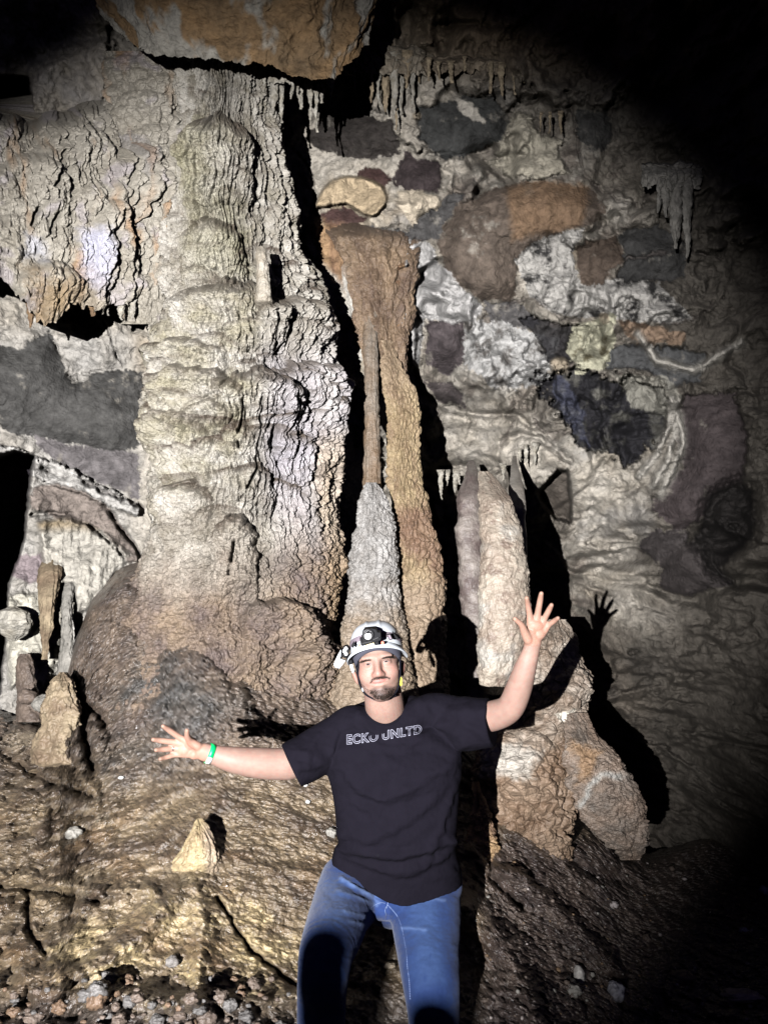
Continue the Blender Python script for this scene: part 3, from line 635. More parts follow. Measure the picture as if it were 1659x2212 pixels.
def c_base(x, y, U, V, ph):
    n = fbm(x*6, y*6, 465, 5, .65); c = noisecol((.37,.32,.26), (.22,.165,.12), np.clip(.5+1.5*n, 0, 1))
    c = mix(c, noisecol((.27,.185,.12), (.16,.10,.06), np.clip(.5+1.5*n, 0, 1)), sstep(1560, 1640, V+40*n)*.85)
    c = mix(c, (.48,.45,.39), .9*polymask(U, V, [(1055,1600),(1110,1605),(1165,1625),(1150,1680),(1060,1680)], 12, 16, 466)*.85)
    c = mix(c, (.74,.68,.56), polymask(U, V, [(1195,1545),(1230,1530),(1238,1540),(1222,1562),(1205,1560)], 3, 5, 468)); return c
ob = tube_thing('leaning_rock', [(1338,1185,1214,4.2),(1380,1142,1230,4.0),(1430,1112,1244,3.9),(1500,1092,1268,3.8),(1530,1082,1272,3.78),(1560,1072,1262,3.76),(1600,1052,1270,3.7),(1650,1035,1270,3.62),(1700,1030,1262,3.58),(1750,1040,1248,3.55),(1800,1048,1235,3.55),(1860,1045,1225,3.6)], 420, 560, .75, d_base, c_base, M_BOULD)
tag(ob, 'tall leaning rock mass of folded tan flowstone behind the raised forearm', 'rock formation')
def d_foot(x, y, U, V, ph):
    a1, a2, ai = worley(x*5+.5*fbm(x*4,y*4,478,3), y*5, 479); return .05*(ai-.5)*sstep(0,.12,a2-a1)+.02*fbm(x*45,y*45,480,3,.6)+.03*fbm(x*4, y*4, 471, 5, .6)+.02*fbm(x*18, y*18, 472, 4)+.02*ridged(x*5,y*5,473,3)-.02
def c_foot(x, y, U, V, ph):
    n = fbm(x*6, y*6, 474, 5, .65); c = noisecol((.26,.19,.14), (.17,.145,.12), np.clip(.5+1.3*n, 0, 1)); c = mix(c, (.34,.21,.11), polymask(U, V, [(1230,1600),(1300,1620),(1270,1680),(1240,1690)], 12, 12, 476)*.7)
    return mix(c, (.45,.45,.41), linemask(U, V, [(1252,1740),(1268,1700),(1300,1672),(1345,1678)], 7, 6, 475)*.7)
ob = tube_thing('boulder', [(1540,1215,1262,3.8),(1575,1222,1285,3.7),(1600,1222,1306,3.6),(1650,1222,1350,3.5),(1700,1226,1378,3.44),(1745,1240,1388,3.42),(1775,1262,1391,3.43),(1805,1290,1394,3.46),(1835,1318,1392,3.5),(1858,1345,1385,3.6)], 320, 400, .8, d_foot, c_foot, M_BOULD)
tag(ob, 'grey-brown hoof-shaped boulder leaning out at the right foot of the leaning rock', 'boulder')
ob = tube_thing('boulder', [(1688,1018,1040,3.6),(1710,1016,1048,3.5),(1760,1014,1060,3.42),(1820,1012,1075,3.36),(1900,1000,1090,3.3)], 160, 260, .8, d_foot, lambda x,y,U,V,ph: noisecol((.42,.28,.14),(.22,.14,.09),np.clip(.5+1.5*fbm(x*9,y*9,477,5),0,1)), M_BOULD)
tag(ob, 'small rusty knob of rock at the left foot of the leaning rock, beside the shirt', 'boulder')

# ---------------- the ground and the popcorn-covered mound under the columns
def build_ground():
    nu, nv = 960, 900
    us = np.linspace(-600, 2260, nu)
    vt = np.interp(us, [-600,-200,0,60,95,130,160,200,250,310,350,420,500,700,760,860,960,1000,1040,1100,1270,1340,1400,1500,1659,2260],
                        [1540,1540,1520,1540,1560,1500,1385,1290,1228,1206,1250,1350,1430,1480,1500,1500,1500,1520,1600,1700,1760,1820,1850,1800,1760,1780])
    vt = vt+10*fbm(us/60, us*0, 501, 4)
    T = np.linspace(0, 1, nv); s = T*(.42+.58*T**2.6)
    V = vt[None, :]+s[:, None]*(3300-vt[None, :]); U = us[None, :]+0*V
    ctl = [(400,1230,4.3),(310,1230,4.35),(250,1300,4.3),(400,1350,4.05),(170,1420,4.35),(600,1400,3.95),(400,1500,3.72),(180,1550,4.1),(400,1650,3.5),(600,1650,3.5),(400,1800,3.1),(400,2000,2.66),(400,2212,2.25),(400,3300,1.2),
        (0,1560,4.4),(90,1600,4.15),(0,1700,3.8),(0,1850,3.2),(0,2000,2.8),(0,2212,2.3),(-600,1600,4.4),(-600,2212,2.4),(-600,3300,1.2),(0,3300,1.2),
        (760,1500,4.1),(900,1500,4.15),(900,1650,3.75),(850,1750,3.5),(850,1900,3.1),(850,2050,2.85),(850,2212,2.6),(850,2550,2.15),(850,3300,1.3),
        (1050,1650,4.1),(1150,1800,3.7),(1150,2000,3.2),(1150,2212,2.7),(1150,3300,1.4),(1300,1850,4.1),(1400,1850,4.7),(1500,1850,5.0),(1500,2000,4.1),(1500,2212,3.3),(1659,1800,5.6),(1659,2100,3.8),(2260,1800,5.8),(2260,2212,3.2),(2260,3300,1.4),(1659,3300,1.4)]
    D = rbf(ctl, U, V)
    mx = (U-CU)/F0*D; my = (CV-V)/F0*D; mz = D
    # ground is foreshortened: use depth as the second coordinate low down
    wp = P(U, V, D); q = wp[..., 1]*.8+wp[..., 2]; mx = mx+.0*q
    n1 = fbm(mx*1.7, q*2.2, 511, 5); n2 = fbm(mx*5, q*5, 512, 5, .55); n3 = fbm(mx*26, q*26, 513, 4, .6)
    wx = mx+.02*fbm(mx*9, q*9, 514, 3); wy = q+.02*fbm(mx*9, q*9, 515, 3)
    f1, f2, ida = worley(wx*30, wy*30, 516); g1, g2, idb = worley(wx*60+3, wy*60, 517); h1, _, _ = worley(wx*11, wy*11, 518)
    pop = np.sqrt(np.clip(1-(f1/.62)**2, 0, 1)); pop2 = np.sqrt(np.clip(1-(g1/.62)**2, 0, 1)); kn = np.sqrt(np.clip(1-(h1/.7)**2, 0, 1))
    mound = sstep(1760, 1560, V)*sstep(1010, 960, U)
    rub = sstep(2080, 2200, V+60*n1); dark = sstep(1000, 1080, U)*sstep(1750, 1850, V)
    am = np.interp(V, [1200, 1700, 2212, 3300], [1, .95, .75, .4])
    left = sstep(330, 150, U)*sstep(1450, 1520, V)
    D = D - am*(.08*n1 + .06*n2*(1+.6*left+.5*rub) + .013*n3 + mound*(.034*pop+.016*pop2+.03*fbm(mx*9,q*9,523,4,.6)+.045*kn*kn*sstep(.0,.3,fbm(mx*2,q*2,519)+.2)) + (1-mound)*(.020*pop*(.6+dark)+.05*dark*kn+.03*dark*fbm(mx*8,q*8,524,4,.6)+.014*pop2*(.5+dark)+.012*ridged(mx*4+n1,q*4,520,4)+.014*ridged(mx*14+n2,q*14+n1,521,3)+.02*fbm(mx*13,q*13,522,4,.6)) + rub*.04*kn + .07*left*kn)
    # large lobes on the mound
    for (cu, cv, hw, hh, a0) in [(440,1360,95,180,.16),(610,1350,100,170,.12),(470,1470,80,120,.10),(250,1240,110,260,.10),(230,1340,90,190,.08),(560,1540,110,100,.06),(660,1450,70,110,.10),(120,1470,62,170,.22),(60,1560,90,110,.14),(190,1560,50,110,.12),(130,1660,90,100,.12),(30,1700,80,120,.12)]:
        a = (U-cu)/hw; t = (V-cv)/hh-.25*a*a
        h = np.sqrt(np.clip(t/.2, 0, 1))*np.clip(1-t, 0, 1)**.8*np.sqrt(np.clip(1-a*a, 0, 1)); D = D-a0*np.where(t > 0, h, 0)
    # ridges and runnels of the slope
    for i, (pl, wp, dp) in enumerate([([(-100,1880),(80,1900),(200,1925),(330,1920)],14,-.07),([(380,1930),(300,2020),(200,2090),(60,2110)],26,-.09),([(420,1900),(440,2000),(430,2100),(420,2160)],22,-.07),([(470,1940),(540,2050),(640,2130)],5,.07),
            ([(430,1850),(560,1870),(700,1890)],10,-.04),([(-100,1905),(100,1925),(210,1945)],7,.09),([(-100,2130),(180,2140),(420,2170),(650,2150)],22,-.06),([(60,1930),(60,2010),(100,2060)],6,.08),
            ([(1080,1870),(1150,1930),(1250,2010),(1330,2090)],22,-.12),([(1020,1830),(1060,1880),(1130,1890)],14,-.10),([(1000,1960),(1100,2050),(1160,2212),(1200,2300)],34,-.16),([(1060,1820),(1060,1900),(1130,1960)],5,.10),
            ([(40,1480),(60,1520),(40,1540)],10,.2),([(165,1470),(175,1540),(185,1610),(200,1660)],7,.22),([(0,1620),(60,1665),(110,1690),(200,1720)],7,.10),([(190,1530),(215,1540),(222,1570)],5,.16),([(1235,1860),(1290,1890),(1360,1905)],12,.12)]):
        D = D+dp*linemask(U, V, pl, wp, 9, 530+i)
    # curl away behind the skyline
    e = (V-vt[None, :]); D = D+.9*np.exp(-e/16)
    n = np.clip(.5+1.2*n2, 0, 1)
    c = noisecol((.22,.165,.10), (.085,.06,.04), np.clip(.5+1.6*n2, 0, 1))
    c = mix(c, (.26,.215,.15), sstep(.12, .4, fbm(mx*9, q*9, 546, 6, .7))*.5)
    c = mix(c, noisecol((.20,.15,.11), (.105,.08,.064), np.clip(.5+1.6*n2, 0, 1)), mound)
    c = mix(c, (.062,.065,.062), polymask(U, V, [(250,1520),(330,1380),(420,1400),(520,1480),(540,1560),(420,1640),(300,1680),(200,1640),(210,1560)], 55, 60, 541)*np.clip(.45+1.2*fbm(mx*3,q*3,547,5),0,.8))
    c = mix(c, (.30,.20,.10), sstep(1000, 1050, U)*sstep(1100,1060,U)*sstep(1900, 1800, V)*.5)
    # pale ochre crust
    oc = polymask(U, V, [(330,1960),(420,1900),(560,1950),(700,2060),(660,2180),(520,2170),(300,2170),(120,2130),(120,2060),(200,1980)], 40, 60, 542)
    c = mix(c, (.42,.325,.175), oc*sstep(-.2, .3, fbm(mx*5, q*7, 543, 6, .65))*.95)
    c = mix(c, (.30,.24,.165), polymask(U, V, [(90,1470),(160,1460),(170,1560),(110,1640),(70,1620),(0,1640),(10,1570),(80,1560)], 25, 24, 544)*sstep(-.3, .3, n2)*.85)
    c = mix(c, (.15,.095,.05), sstep(.05, .4, fbm(mx*3+2, q*4, 545, 5))*sstep(1700, 1800, V)*.6)
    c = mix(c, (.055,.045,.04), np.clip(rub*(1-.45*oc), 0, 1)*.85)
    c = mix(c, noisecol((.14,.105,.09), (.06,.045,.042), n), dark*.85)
    gl2 = sstep(.82, .95, idb)*sstep(.35, .2, g1); c = mix(c, (.36,.31,.26), gl2*.7*(1-mound*.4))
    V3 = P(U, V, D)
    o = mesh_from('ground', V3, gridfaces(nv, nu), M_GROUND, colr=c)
    tag(o, 'wet brown cave floor rising to a popcorn-covered flowstone mound', kind='structure')
    return V3.reshape(nv, nu, 3), us, V
GV, GUS, GVV = build_ground()
gd = np.zeros(0)
def ground_at(u, v):
    j = int(np.clip(np.searchsorted(GUS, u), 0, len(GUS)-1)); i = int(np.clip(np.searchsorted(GVV[:, j], v), 0, GVV.shape[0]-1))
    return GV[i, j]

# floor beyond the relief, all round the camera
def floor_sheet():
    n = 60; x, y = np.meshgrid(np.linspace(-9, 9, n), np.linspace(-6, 9, n)); z = -.45+.15*fbm(x*.8, y*.8, 601, 4)
    z = z-.0*x
    c = noisecol((.15,.10,.07), (.10,.08,.065), np.clip(.5+fbm(x*2, y*2, 602, 3), 0, 1))
    o = mesh_from('cave_floor', np.stack([x, y, z], -1), gridfaces(n, n)[:, ::-1], M_GROUND, colr=c); tag(o, 'lower brown cave floor around the viewer', kind='structure')
floor_sheet()

# ---------------- stalagmites, stalactites and loose stones
rng = np.random.RandomState(11)
def lump(name, rows, seed, cols, mat, amp=.012, nth=90, nv=120, sq=1.0, fr=9, fl=0.0):
    def dsp(x, y, U, V, ph): return amp*(1.4*fbm(x*fr+seed, y*fr*.7, seed, 4, .6)+.5*fbm(x*fr*4, y*fr*4, seed+1, 3)) + fl*ridged(x*30+seed, y*2, seed+3, 2)
    def clf(x, y, U, V, ph): return noisecol(cols[0], cols[1], np.clip(.5+1.3*fbm(x*fr*.9+seed, y*fr*.9, seed+2, 5, .6), 0, 1))
    return tube_thing(name, rows, nth, nv, sq, dsp, clf, mat)
TANS = ((.32,.255,.165),(.18,.13,.085)); PALE = ((.44,.415,.355),(.30,.27,.21)); GREYS = ((.33,.31,.27),(.2,.19,.165)); BROWNS = ((.24,.16,.09),(.14,.09,.055)); DARKB = ((.17,.13,.10),(.11,.085,.07))

o = tube_thing('stalagmite', [(1768,426,432,2.98),(1785,418,446,2.94),(1810,404,462,2.9),(1840,388,474,2.86),(1865,372,476,2.84),(1885,362,478,2.86),(1915,352,490,2.95),(1950,346,500,3.2)], 200, 200, .8,
   lambda x,y,U,V,ph: .022*fbm(x*14,y*10,620,5,.6)+.012*ridged(x*26,y*14,621,3)-.008, lambda x,y,U,V,ph: mix(noisecol((.42,.335,.19),(.25,.185,.105),np.clip(.5+1.4*fbm(x*14,y*12,622,5,.6),0,1)), (.26,.20,.15), sstep(432,450,U+6*fbm(x*9,y*9,623))*.75), M_BOULD)
tag(o, 'jagged ochre cone-shaped stalagmite alone on the slope below the outstretched hand', 'stalagmite')
o = lump('stalagmite', [(1452,128,140,4.0),(1470,112,158,3.92),(1510,98,168,3.86),(1570,84,176,3.80),(1650,66,190,3.74),(1700,66,190,3.95)], 630, TANS, M_BOULD, .035, 140, 150); tag(o, 'lumpy tan stalagmite at the left foot of the brown mound', 'stalagmite')
o = lump('stalagmite', [(1412,44,66,4.5),(1430,38,72,4.45),(1500,36,86,4.4),(1560,36,92,4.3)], 632, DARKB, M_BOULD, .02); tag(o, 'short dark stub of stalagmite in the black hollow at the left', 'stalagmite')
o = lump('stalagmite', [(532,558,574,3.86),(545,554,577,3.8),(600,556,580,3.78),(650,552,590,3.76),(680,550,592,3.95)], 634, ((.42,.385,.32),(.28,.24,.18)), M_FLOW, .012, 90, 120); tag(o, 'finger-like stalagmite standing on a shoulder of the great column', 'stalagmite')
o = lump('column', [(1205,150,154,5.0),(1270,136,160,4.76),(1330,134,156,4.66),(1400,130,158,4.62),(1480,118,168,4.55)], 636, GREYS, M_WALL, .016); tag(o, 'grey slim column left of the mound, under the small draped curtain', 'column')
o = lump('stalactite', [(1178,108,126,5.0),(1230,88,132,4.7),(1290,86,122,4.58),(1330,88,116,4.58),(1380,92,106,4.6),(1425,94,100,4.62)], 638, TANS, M_WALL, .016, fl=.012); tag(o, 'tan tapering stalactite under the small draped curtain at the left', 'stalactite')
for i, (u, vt_, vb_, hw, d, lab) in enumerate([(30,1310,1385,42,4.5,'round pale lump of rock hanging at the far left below the draped curtain'),]):
    o = lump('rock_lump', [(vt_,u-8,u+8,d),(vt_+10,u-hw*.8,u+hw*.8,d-.08),(vt_+35,u-hw,u+hw,d-.12),(vb_-15,u-hw*.7,u+hw*.7,d-.06),(vb_,u-5,u+5,d)], 640+i, PALE, M_WALL, .02); tag(o, lab, 'rock')
def stone(u, v, w_, h_, d, seed, cols, lab, name='stone', cat='stone', group=None, amp=.25):
    nth, nv = (48, 32) if w_ > 14 else (20, 14)
    th = np.linspace(0, 2*math.pi, nth, endpoint=False); phi = np.linspace(0, math.pi, nv); TH, PHI = np.meshgrid(th, phi)
    x = np.sin(PHI)*np.cos(TH); y = np.sin(PHI)*np.sin(TH); z = np.cos(PHI)
    r = 1+amp*(fbm(x*1.3+seed, z*1.3+y*.9, seed, 3)) + amp*.3*fbm(x*5+seed, z*5+y*4, seed+1, 2)
    cst = P(u, v, d); a = w_*d/F0/2; b = h_*d/F0/2
    V3 = cst + (x*r*a)[..., None]*AX + (y*r*(a+b)/2)[..., None]*np.array([0, 1, 0]) + (z*r*b)[..., None]*np.array([0, 0, 1])
    c = noisecol(cols[0], cols[1], np.clip(.5+fbm(x*2+seed, z*2+y, seed+2, 4), 0, 1))
    o = mesh_from(name, V3, gridfaces(nv, nth, True)[:, ::-1], M_BOULD, colr=c); tag(o, lab, cat, group); return o
stone(60,1505,40,34,4.25,701,DARKB,'brown angular stone in the hollow left of the lumpy tan stalagmite')
stone(95,1520,44,40,4.2,702,GREYS,'grey stone wedged between the hollow and the lumpy tan stalagmite')
def drop(u, v, w_, h_, seed, cols, lab, group=None, amp=.3):
    g = ground_at(u, v); uu, vv, dd = UV(g); return stone(u, v, w_, h_, float(dd)-.25*w_*float(dd)/F0, seed, cols, lab, group=group, amp=amp)
drop(372,2078,28,24,703,((.26,.24,.22),(.12,.11,.10)),'squarish grey stone with a pale rim low on the ochre slope')
drop(1250,2108,24,42,704,((.62,.6,.55),(.4,.36,.32)),'long pale pebble lying in the dark rubble right of the jeans',amp=.15)
drop(1240,2140,30,24,705,GREYS,'dull grey pebble touching the long pale pebble')
drop(1330,2142,38,40,706,((.5,.5,.53),(.22,.21,.23)),'white knobbly stone, the brightest in the dark rubble')
drop(1325,1955,20,16,707,((.5,.45,.42),(.3,.26,.25)),'pale pebble alone on the dark slope below the hoof-shaped boulder')
drop(1605,2010,22,12,708,((.55,.55,.62),(.3,.3,.36)),'flat bluish pebble near the right edge of the floor')
drop(1650,1925,22,22,709,((.6,.6,.72),(.4,.4,.5)),'rounded bluish white pebble at the right frame edge')
drop(1470,2110,60,26,710,DARKB,'flat brown slab of stone in the dark right corner')
drop(1600,2150,90,22,711,((.42,.36,.34),(.2,.16,.15)),'long low stone at the lower right corner')
drop(715,1800,24,22,712,GREYS,'round grey stone touching the left side of the shirt')
drop(160,1800,36,26,713,GREYS,'dark grey stone on the slope left of the ochre cone')
drop(660,1695,10,9,714,((.8,.8,.75),(.6,.6,.55)),'tiny white chip just under the hanging left sleeve')
drop(665,1732,10,9,715,((.8,.8,.75),(.6,.6,.55)),'tiny white chip on the slope left of the shirt')
drop(262,1680,12,7,716,((.8,.8,.75),(.6,.6,.55)),'white chip on the dark mound left of the outstretched hand')
drop(840,2085,30,14,717,((.45,.38,.28),(.3,.24,.17)),'flat tan stone seen between the two knees')
for i in range(150):
    u = rng.uniform(1010, 1650); v = rng.uniform(1860, 2215); sz = rng.choice([5,6,7,9,12,18], p=[.3,.25,.2,.12,.09,.04])
    cc = [DARKB, BROWNS, GREYS, ((.5,.44,.4),(.3,.26,.24))][rng.choice(4, p=[.35,.25,.25,.15])]
    drop(u, v, sz, sz*rng.uniform(.5, 1), 720+i, cc, 'small stone scattered in the dark rubble on the right side of the floor', 'small stones in the dark rubble at the right')
for i in range(110):
    u = rng.uniform(-30, 640); v = rng.uniform(2110, 2230); sz = rng.choice([10,14,20,32,44], p=[.3,.25,.2,.15,.1])
    drop(u, v, sz, sz*rng.uniform(.5, .9), 900+i, [DARKB, DARKB, ((.20,.13,.08),(.12,.08,.055)), ((.16,.15,.14),(.09,.085,.08))][rng.randint(4)], 'dark stone in the rubble band along the bottom left edge', 'dark stones along the bottom left edge', amp=.4)


def ledge(rows, seed, cols, lab, thick=.4):
    def dsp(x, y, U, V, ph): return .03*fbm(x*6+seed, y*6, seed, 5, .6)+.022*knobs(x, y, .04, .08, seed+1)+.02*ridged(x*10, y*2, seed+2, 3)
    def clf(x, y, U, V, ph): return noisecol(cols[0], cols[1], np.clip(.5+1.4*fbm(x*6+seed, y*6, seed+3, 5, .6), 0, 1))
    u0, u1 = rows[0][1], rows[0][2]
    def vb(U): return rows[-1][0]+16*fbm(U/14, U*0+seed, seed+4, 3)+6*np.abs(vn(U/6, U*0, seed+5))
    def vt(U): return 22*fbm(U/45, U*0+seed, seed+6, 3)
    o = tube_thing('rock_ledge', rows, 200, 90, thick, dsp, clf, M_WALL, vb, vt); tag(o, lab, 'rock ledge')
ledge([(128,556,704,4.42),(150,560,706,4.36),(178,566,702,4.36)], 1201, PALE, 'small pale ledge under the brown slab from which a stalactite row hangs')
ledge([(96,744,938,4.85),(125,752,930,4.76),(160,760,922,4.78)], 1211, ((.34,.30,.235),(.20,.165,.12)), 'ragged buff ledge right of the brown slab carrying the tall stalactite cluster')
ledge([(118,915,1150,4.75),(135,920,1148,4.64),(156,930,1140,4.66)], 1221, ((.26,.21,.15),(.14,.11,.08)), 'dim brown ledge high on the right ceiling with short stalactites')
ledge([(352,1392,1506,4.45),(380,1398,1504,4.36),(404,1402,1500,4.37)], 1231, GREYS, 'grey overhanging ledge at the far right edge of the light')

def stal(u, v0, v1, hw, d, seed, cols, lab, group, bulge=0):
    rr_ = np.random.RandomState(seed); hw = hw*rr_.uniform(.55, 1.5); v1 = v1+(v1-v0)*rr_.uniform(-.35, .15); lean = rr_.uniform(-3, 3); v0 = v0-rr_.uniform(0, 14); u = u+rr_.uniform(-4, 4)
    k = v1-v0
    rows = [(v0-6,u-hw*1.25,u+hw*1.25,d+.03),(v0,u-hw,u+hw,d),(v0+k*.3,u-hw*.75,u+hw*.7,d),(v0+k*.6,u-hw*(.5+bulge),u+hw*(.5+bulge),d),(v0+k*.85,u-hw*.28,u+hw*.3,d),(v1,u+lean-1,u+lean+1,d)]
    o = lump('stalactite', rows, seed, cols, M_WALL, .014, 30, 44, fr=20); tag(o, lab, 'stalactite', group)
def place_words(i, n): return ['first','second','third','fourth','fifth','sixth','seventh','eighth','ninth','tenth','eleventh','twelfth','thirteenth','fourteenth','fifteenth','sixteenth'][i]
g1 = [(574,150,205,7),(590,158,240,9),(608,190,262,8),(628,178,215,6),(640,176,205,5),(652,182,245,8),(668,185,265,7),(680,190,280,6),(694,178,225,6)]
for i, (u, a, b, h_) in enumerate(g1): stal(u, a, b, h_, 4.33+.04*(i % 3), 1100+i, PALE, place_words(i, 9)+' from the left in the pale stalactite row under the brown slab', 'stalactites under the orange-brown slab', .1)
g2 = [(770,150,195,8),(786,150,190,6),(802,150,215,9),(816,140,225,8),(836,110,228,12),(852,120,252,10),(868,150,240,9),(880,120,215,8),(893,150,270,7),(905,130,200,8),(716,190,230,7),(858,240,282,5)]
g2.sort()
for i, (u, a, b, h_) in enumerate(g2): stal(u, a, b, h_, 4.75+.04*(i % 3), 1120+i, [PALE, ((.40,.32,.21),(.28,.22,.15))][i % 2], place_words(i, 12)+' from the left in the tall stalactite cluster right of the brown slab', 'stalactites right of the orange-brown slab')
g3 = [(930,135,175,7),(948,140,190,6),(972,150,185,5),(1000,130,165,6),(1060,150,200,7),(1085,140,205,6),(1110,150,200,6),(1130,150,195,5),(1172,250,285,4),(1190,250,290,4),(1208,255,288,4)]
for i, (u, a, b, h_) in enumerate(g3): stal(u, a, b, h_, 4.6, 1140+i, ((.40,.33,.22),(.27,.21,.14)), place_words(i, 11)+' from the left in the dim stalactite row at upper right', 'dim stalactites on the upper right ceiling')
g4 = [(1422,390,470,10),(1440,395,500,14),(1462,385,520,18),(1485,390,548,15)]
for i, (u, a, b, h_) in enumerate(g4): stal(u, a, b, h_, 4.35, 1160+i, GREYS, place_words(i, 4)+' from the left in the grey stalactite cluster at the far right', 'grey stalactites at the right edge of the light', .1)
g5 = [(990,1028,1048,4),(1012,1024,1056,5),(965,1030,1052,4),(980,1035,1062,5),(955,1030,1075,5),(1120,975,1010,4),(1135,970,1020,5),(1152,968,1000,4),(1085,1020,1050,5)]
g5.sort()
for i, (u, a, b, h_) in enumerate(g5): stal(u, a, b, h_, 5.05, 1170+i, PALE, place_words(i, 9)+' short stalactite from the left on the ledges by the tan pillar', 'short stalactites on the ledges by the tan pillar')
g6 = [(70,650,704,14),(100,655,712,16),(152,640,690,11),(176,640,672,8),(200,640,700,12),(232,655,690,7),(262,655,700,8),(288,650,706,8)]
for i, (u, a, b, h_) in enumerate(g6): stal(u, a, b, h_, 4.3, 1180+i, BROWNS if u < 210 else PALE, place_words(i, 8)+' hanging tip from the left under the mottled curtain', 'hanging tips of the mottled curtain', .15)
g7 = [(118,1320,1345,4),(126,1315,1352,4),(137,1318,1340,4),(150,1320,1392,6)]
for i, (u, a, b, h_) in enumerate(g7): stal(u, a, b, h_, 4.72, 1190+i, PALE, place_words(i, 4)+' little stalactite from the left under the small left drapery', 'little stalactites under the small draped curtain')

def shin_blocker(x, y, z, r, seed, lab):  # stalagmite-shaped blocker, added out of view to keep lamp light off a shin
    n = 48; th = np.linspace(0, 2*math.pi, n, endpoint=False); hs = np.concatenate([np.linspace(0, r, 10), np.linspace(r*1.3, z+.5, 60)])
    rows = []
    for h in hs:
        rr = r*math.sqrt(max(0, 1-(1-h/r)**2)) if h < r else r*(1+.55*(h-r)+.03*math.sin(h*23+seed))
        k = rr*(1+.10*fbm(np.cos(th)*2+seed, np.sin(th)*2+h*8, seed, 3)); rows.append(np.stack([x+k*np.cos(th), y+k*np.sin(th), z-h+0*th], -1))
    c = noisecol((.45,.38,.27),(.3,.22,.14), np.clip(.5+fbm(np.cos(th)[None]*3+0*hs[:,None], hs[:,None]*9, seed+1, 4), 0, 1))
    o = mesh_from('stalagmite', np.array(rows), gridfaces(len(hs), n, True), M_FLOW, colr=c); tag(o, lab, 'stalagmite')
def on_ray(u, v, d, t):
    return LAMP+(P(u, v, d)-LAMP)*t
q = on_ray(697, 2000, 2.24, .30); shin_blocker(q[0], q[1], q[2], .0245, 3, 'taller slim light blocker added out of view to shade the left shin')
q = on_ray(938, 2150, 2.36, .30); shin_blocker(q[0], q[1], q[2], .0265, 4, 'shorter slim light blocker added out of view to shade the right shin')
# ================================================================== THE MAN
def catmull(pts, n=6):
    p = np.array(pts, float); q = np.concatenate([[2*p[0]-p[1]], p, [2*p[-1]-p[-2]]]); out = []
    for i in range(1, len(q)-2):
        for k in range(n):
            t = k/n; a, b, c, d = q[i-1], q[i], q[i+1], q[i+2]
            out.append(.5*((2*b)+(-a+c)*t+(2*a-5*b+4*c-d)*t*t+(-a+3*b-3*c+d)*t**3))
    out.append(q[-2]); return np.array(out)
def limb(pts, ns=24, sub=6, caps=True, flat=None):
    """pts (u, v, d, radius in photo px at that depth[, depth radius factor])"""
    p = np.array([list(q)+[1.0]*(5-len(q)) for q in pts], float); c = catmull(p, sub)
    C = P(c[:, 0], c[:, 1], c[:, 2]); R = np.maximum(c[:, 3], .3)*c[:, 2]/F0; K = c[:, 4]
    if caps:
        t0 = C[0]-C[1]; t0 /= np.linalg.norm(t0); t1 = C[-1]-C[-2]; t1 /= np.linalg.norm(t1)
        a0 = [(.97,.3),(.8,.6),(.55,.83)]; 
        C = np.concatenate([[C[0]+t0*R[0]*.99*K[0]**.0]+[C[0]+t0*R[0]*z for z in (.92,.75,.45)], C, [C[-1]+t1*R[-1]*z for z in (.45,.75,.92)]+[C[-1]+t1*R[-1]*.99]])
        R = np.concatenate([R[0]*np.array([.08,.4,.67,.9]), R, R[-1]*np.array([.9,.67,.4,.08])]); K = np.concatenate([[K[0]]*4, K, [K[-1]]*4])
    T = np.gradient(C, axis=0); T /= np.linalg.norm(T, axis=1)[:, None]
    B = -AF[None, :]+(T@AF)[:, None]*T; B /= np.linalg.norm(B, axis=1)[:, None]; A = np.cross(T, B)
    th = np.linspace(0, 2*math.pi, ns, endpoint=False)
    V = C[:, None]+R[:, None, None]*(np.cos(th)[None, :, None]*A[:, None]+(K[:, None]*np.sin(th)[None, :])[..., None]*B[:, None])
    F = list(gridfaces(len(C), ns, True)); n = len(C)
    V = V.reshape(-1, 3); V = np.concatenate([V, [C[0], C[-1]]]); F = [tuple(f) for f in F]
    for j in range(ns):
        j2 = (j+1) % ns; F.append((len(V)-2, j2, j)); F.append((len(V)-1, (n-1)*ns+j, (n-1)*ns+j2))
    return V, F
def ball(c, r, mat=None, n=24, ax=None):
    th = np.linspace(0, 2*math.pi, n, endpoint=False); ph = np.linspace(.02, math.pi-.02, n//2+1); TH, PH = np.meshgrid(th, ph)
    l = np.stack([r[0]*np.sin(PH)*np.cos(TH), r[1]*np.sin(PH)*np.sin(TH), r[2]*np.cos(PH)], -1).reshape(-1, 3)
    if ax is not None: l = l@ax
    V = l+np.array(c); m = n//2+1; F = [tuple(f) for f in gridfaces(m, n, True)]
    V = np.concatenate([V, [V[:n].mean(0), V[-n:].mean(0)]])
    for j in range(n):
        j2 = (j+1) % n; F.append((len(V)-2, j2, j)); F.append((len(V)-1, (m-1)*n+j, (m-1)*n+j2))
    return V, F
def join(parts):
    V = []; F = []; o = 0
    for v, f in parts:
        V.append(np.asarray(v)); F += [tuple(int(i)+o for i in q) for q in f]; o += len(v)
    return np.concatenate(V), F
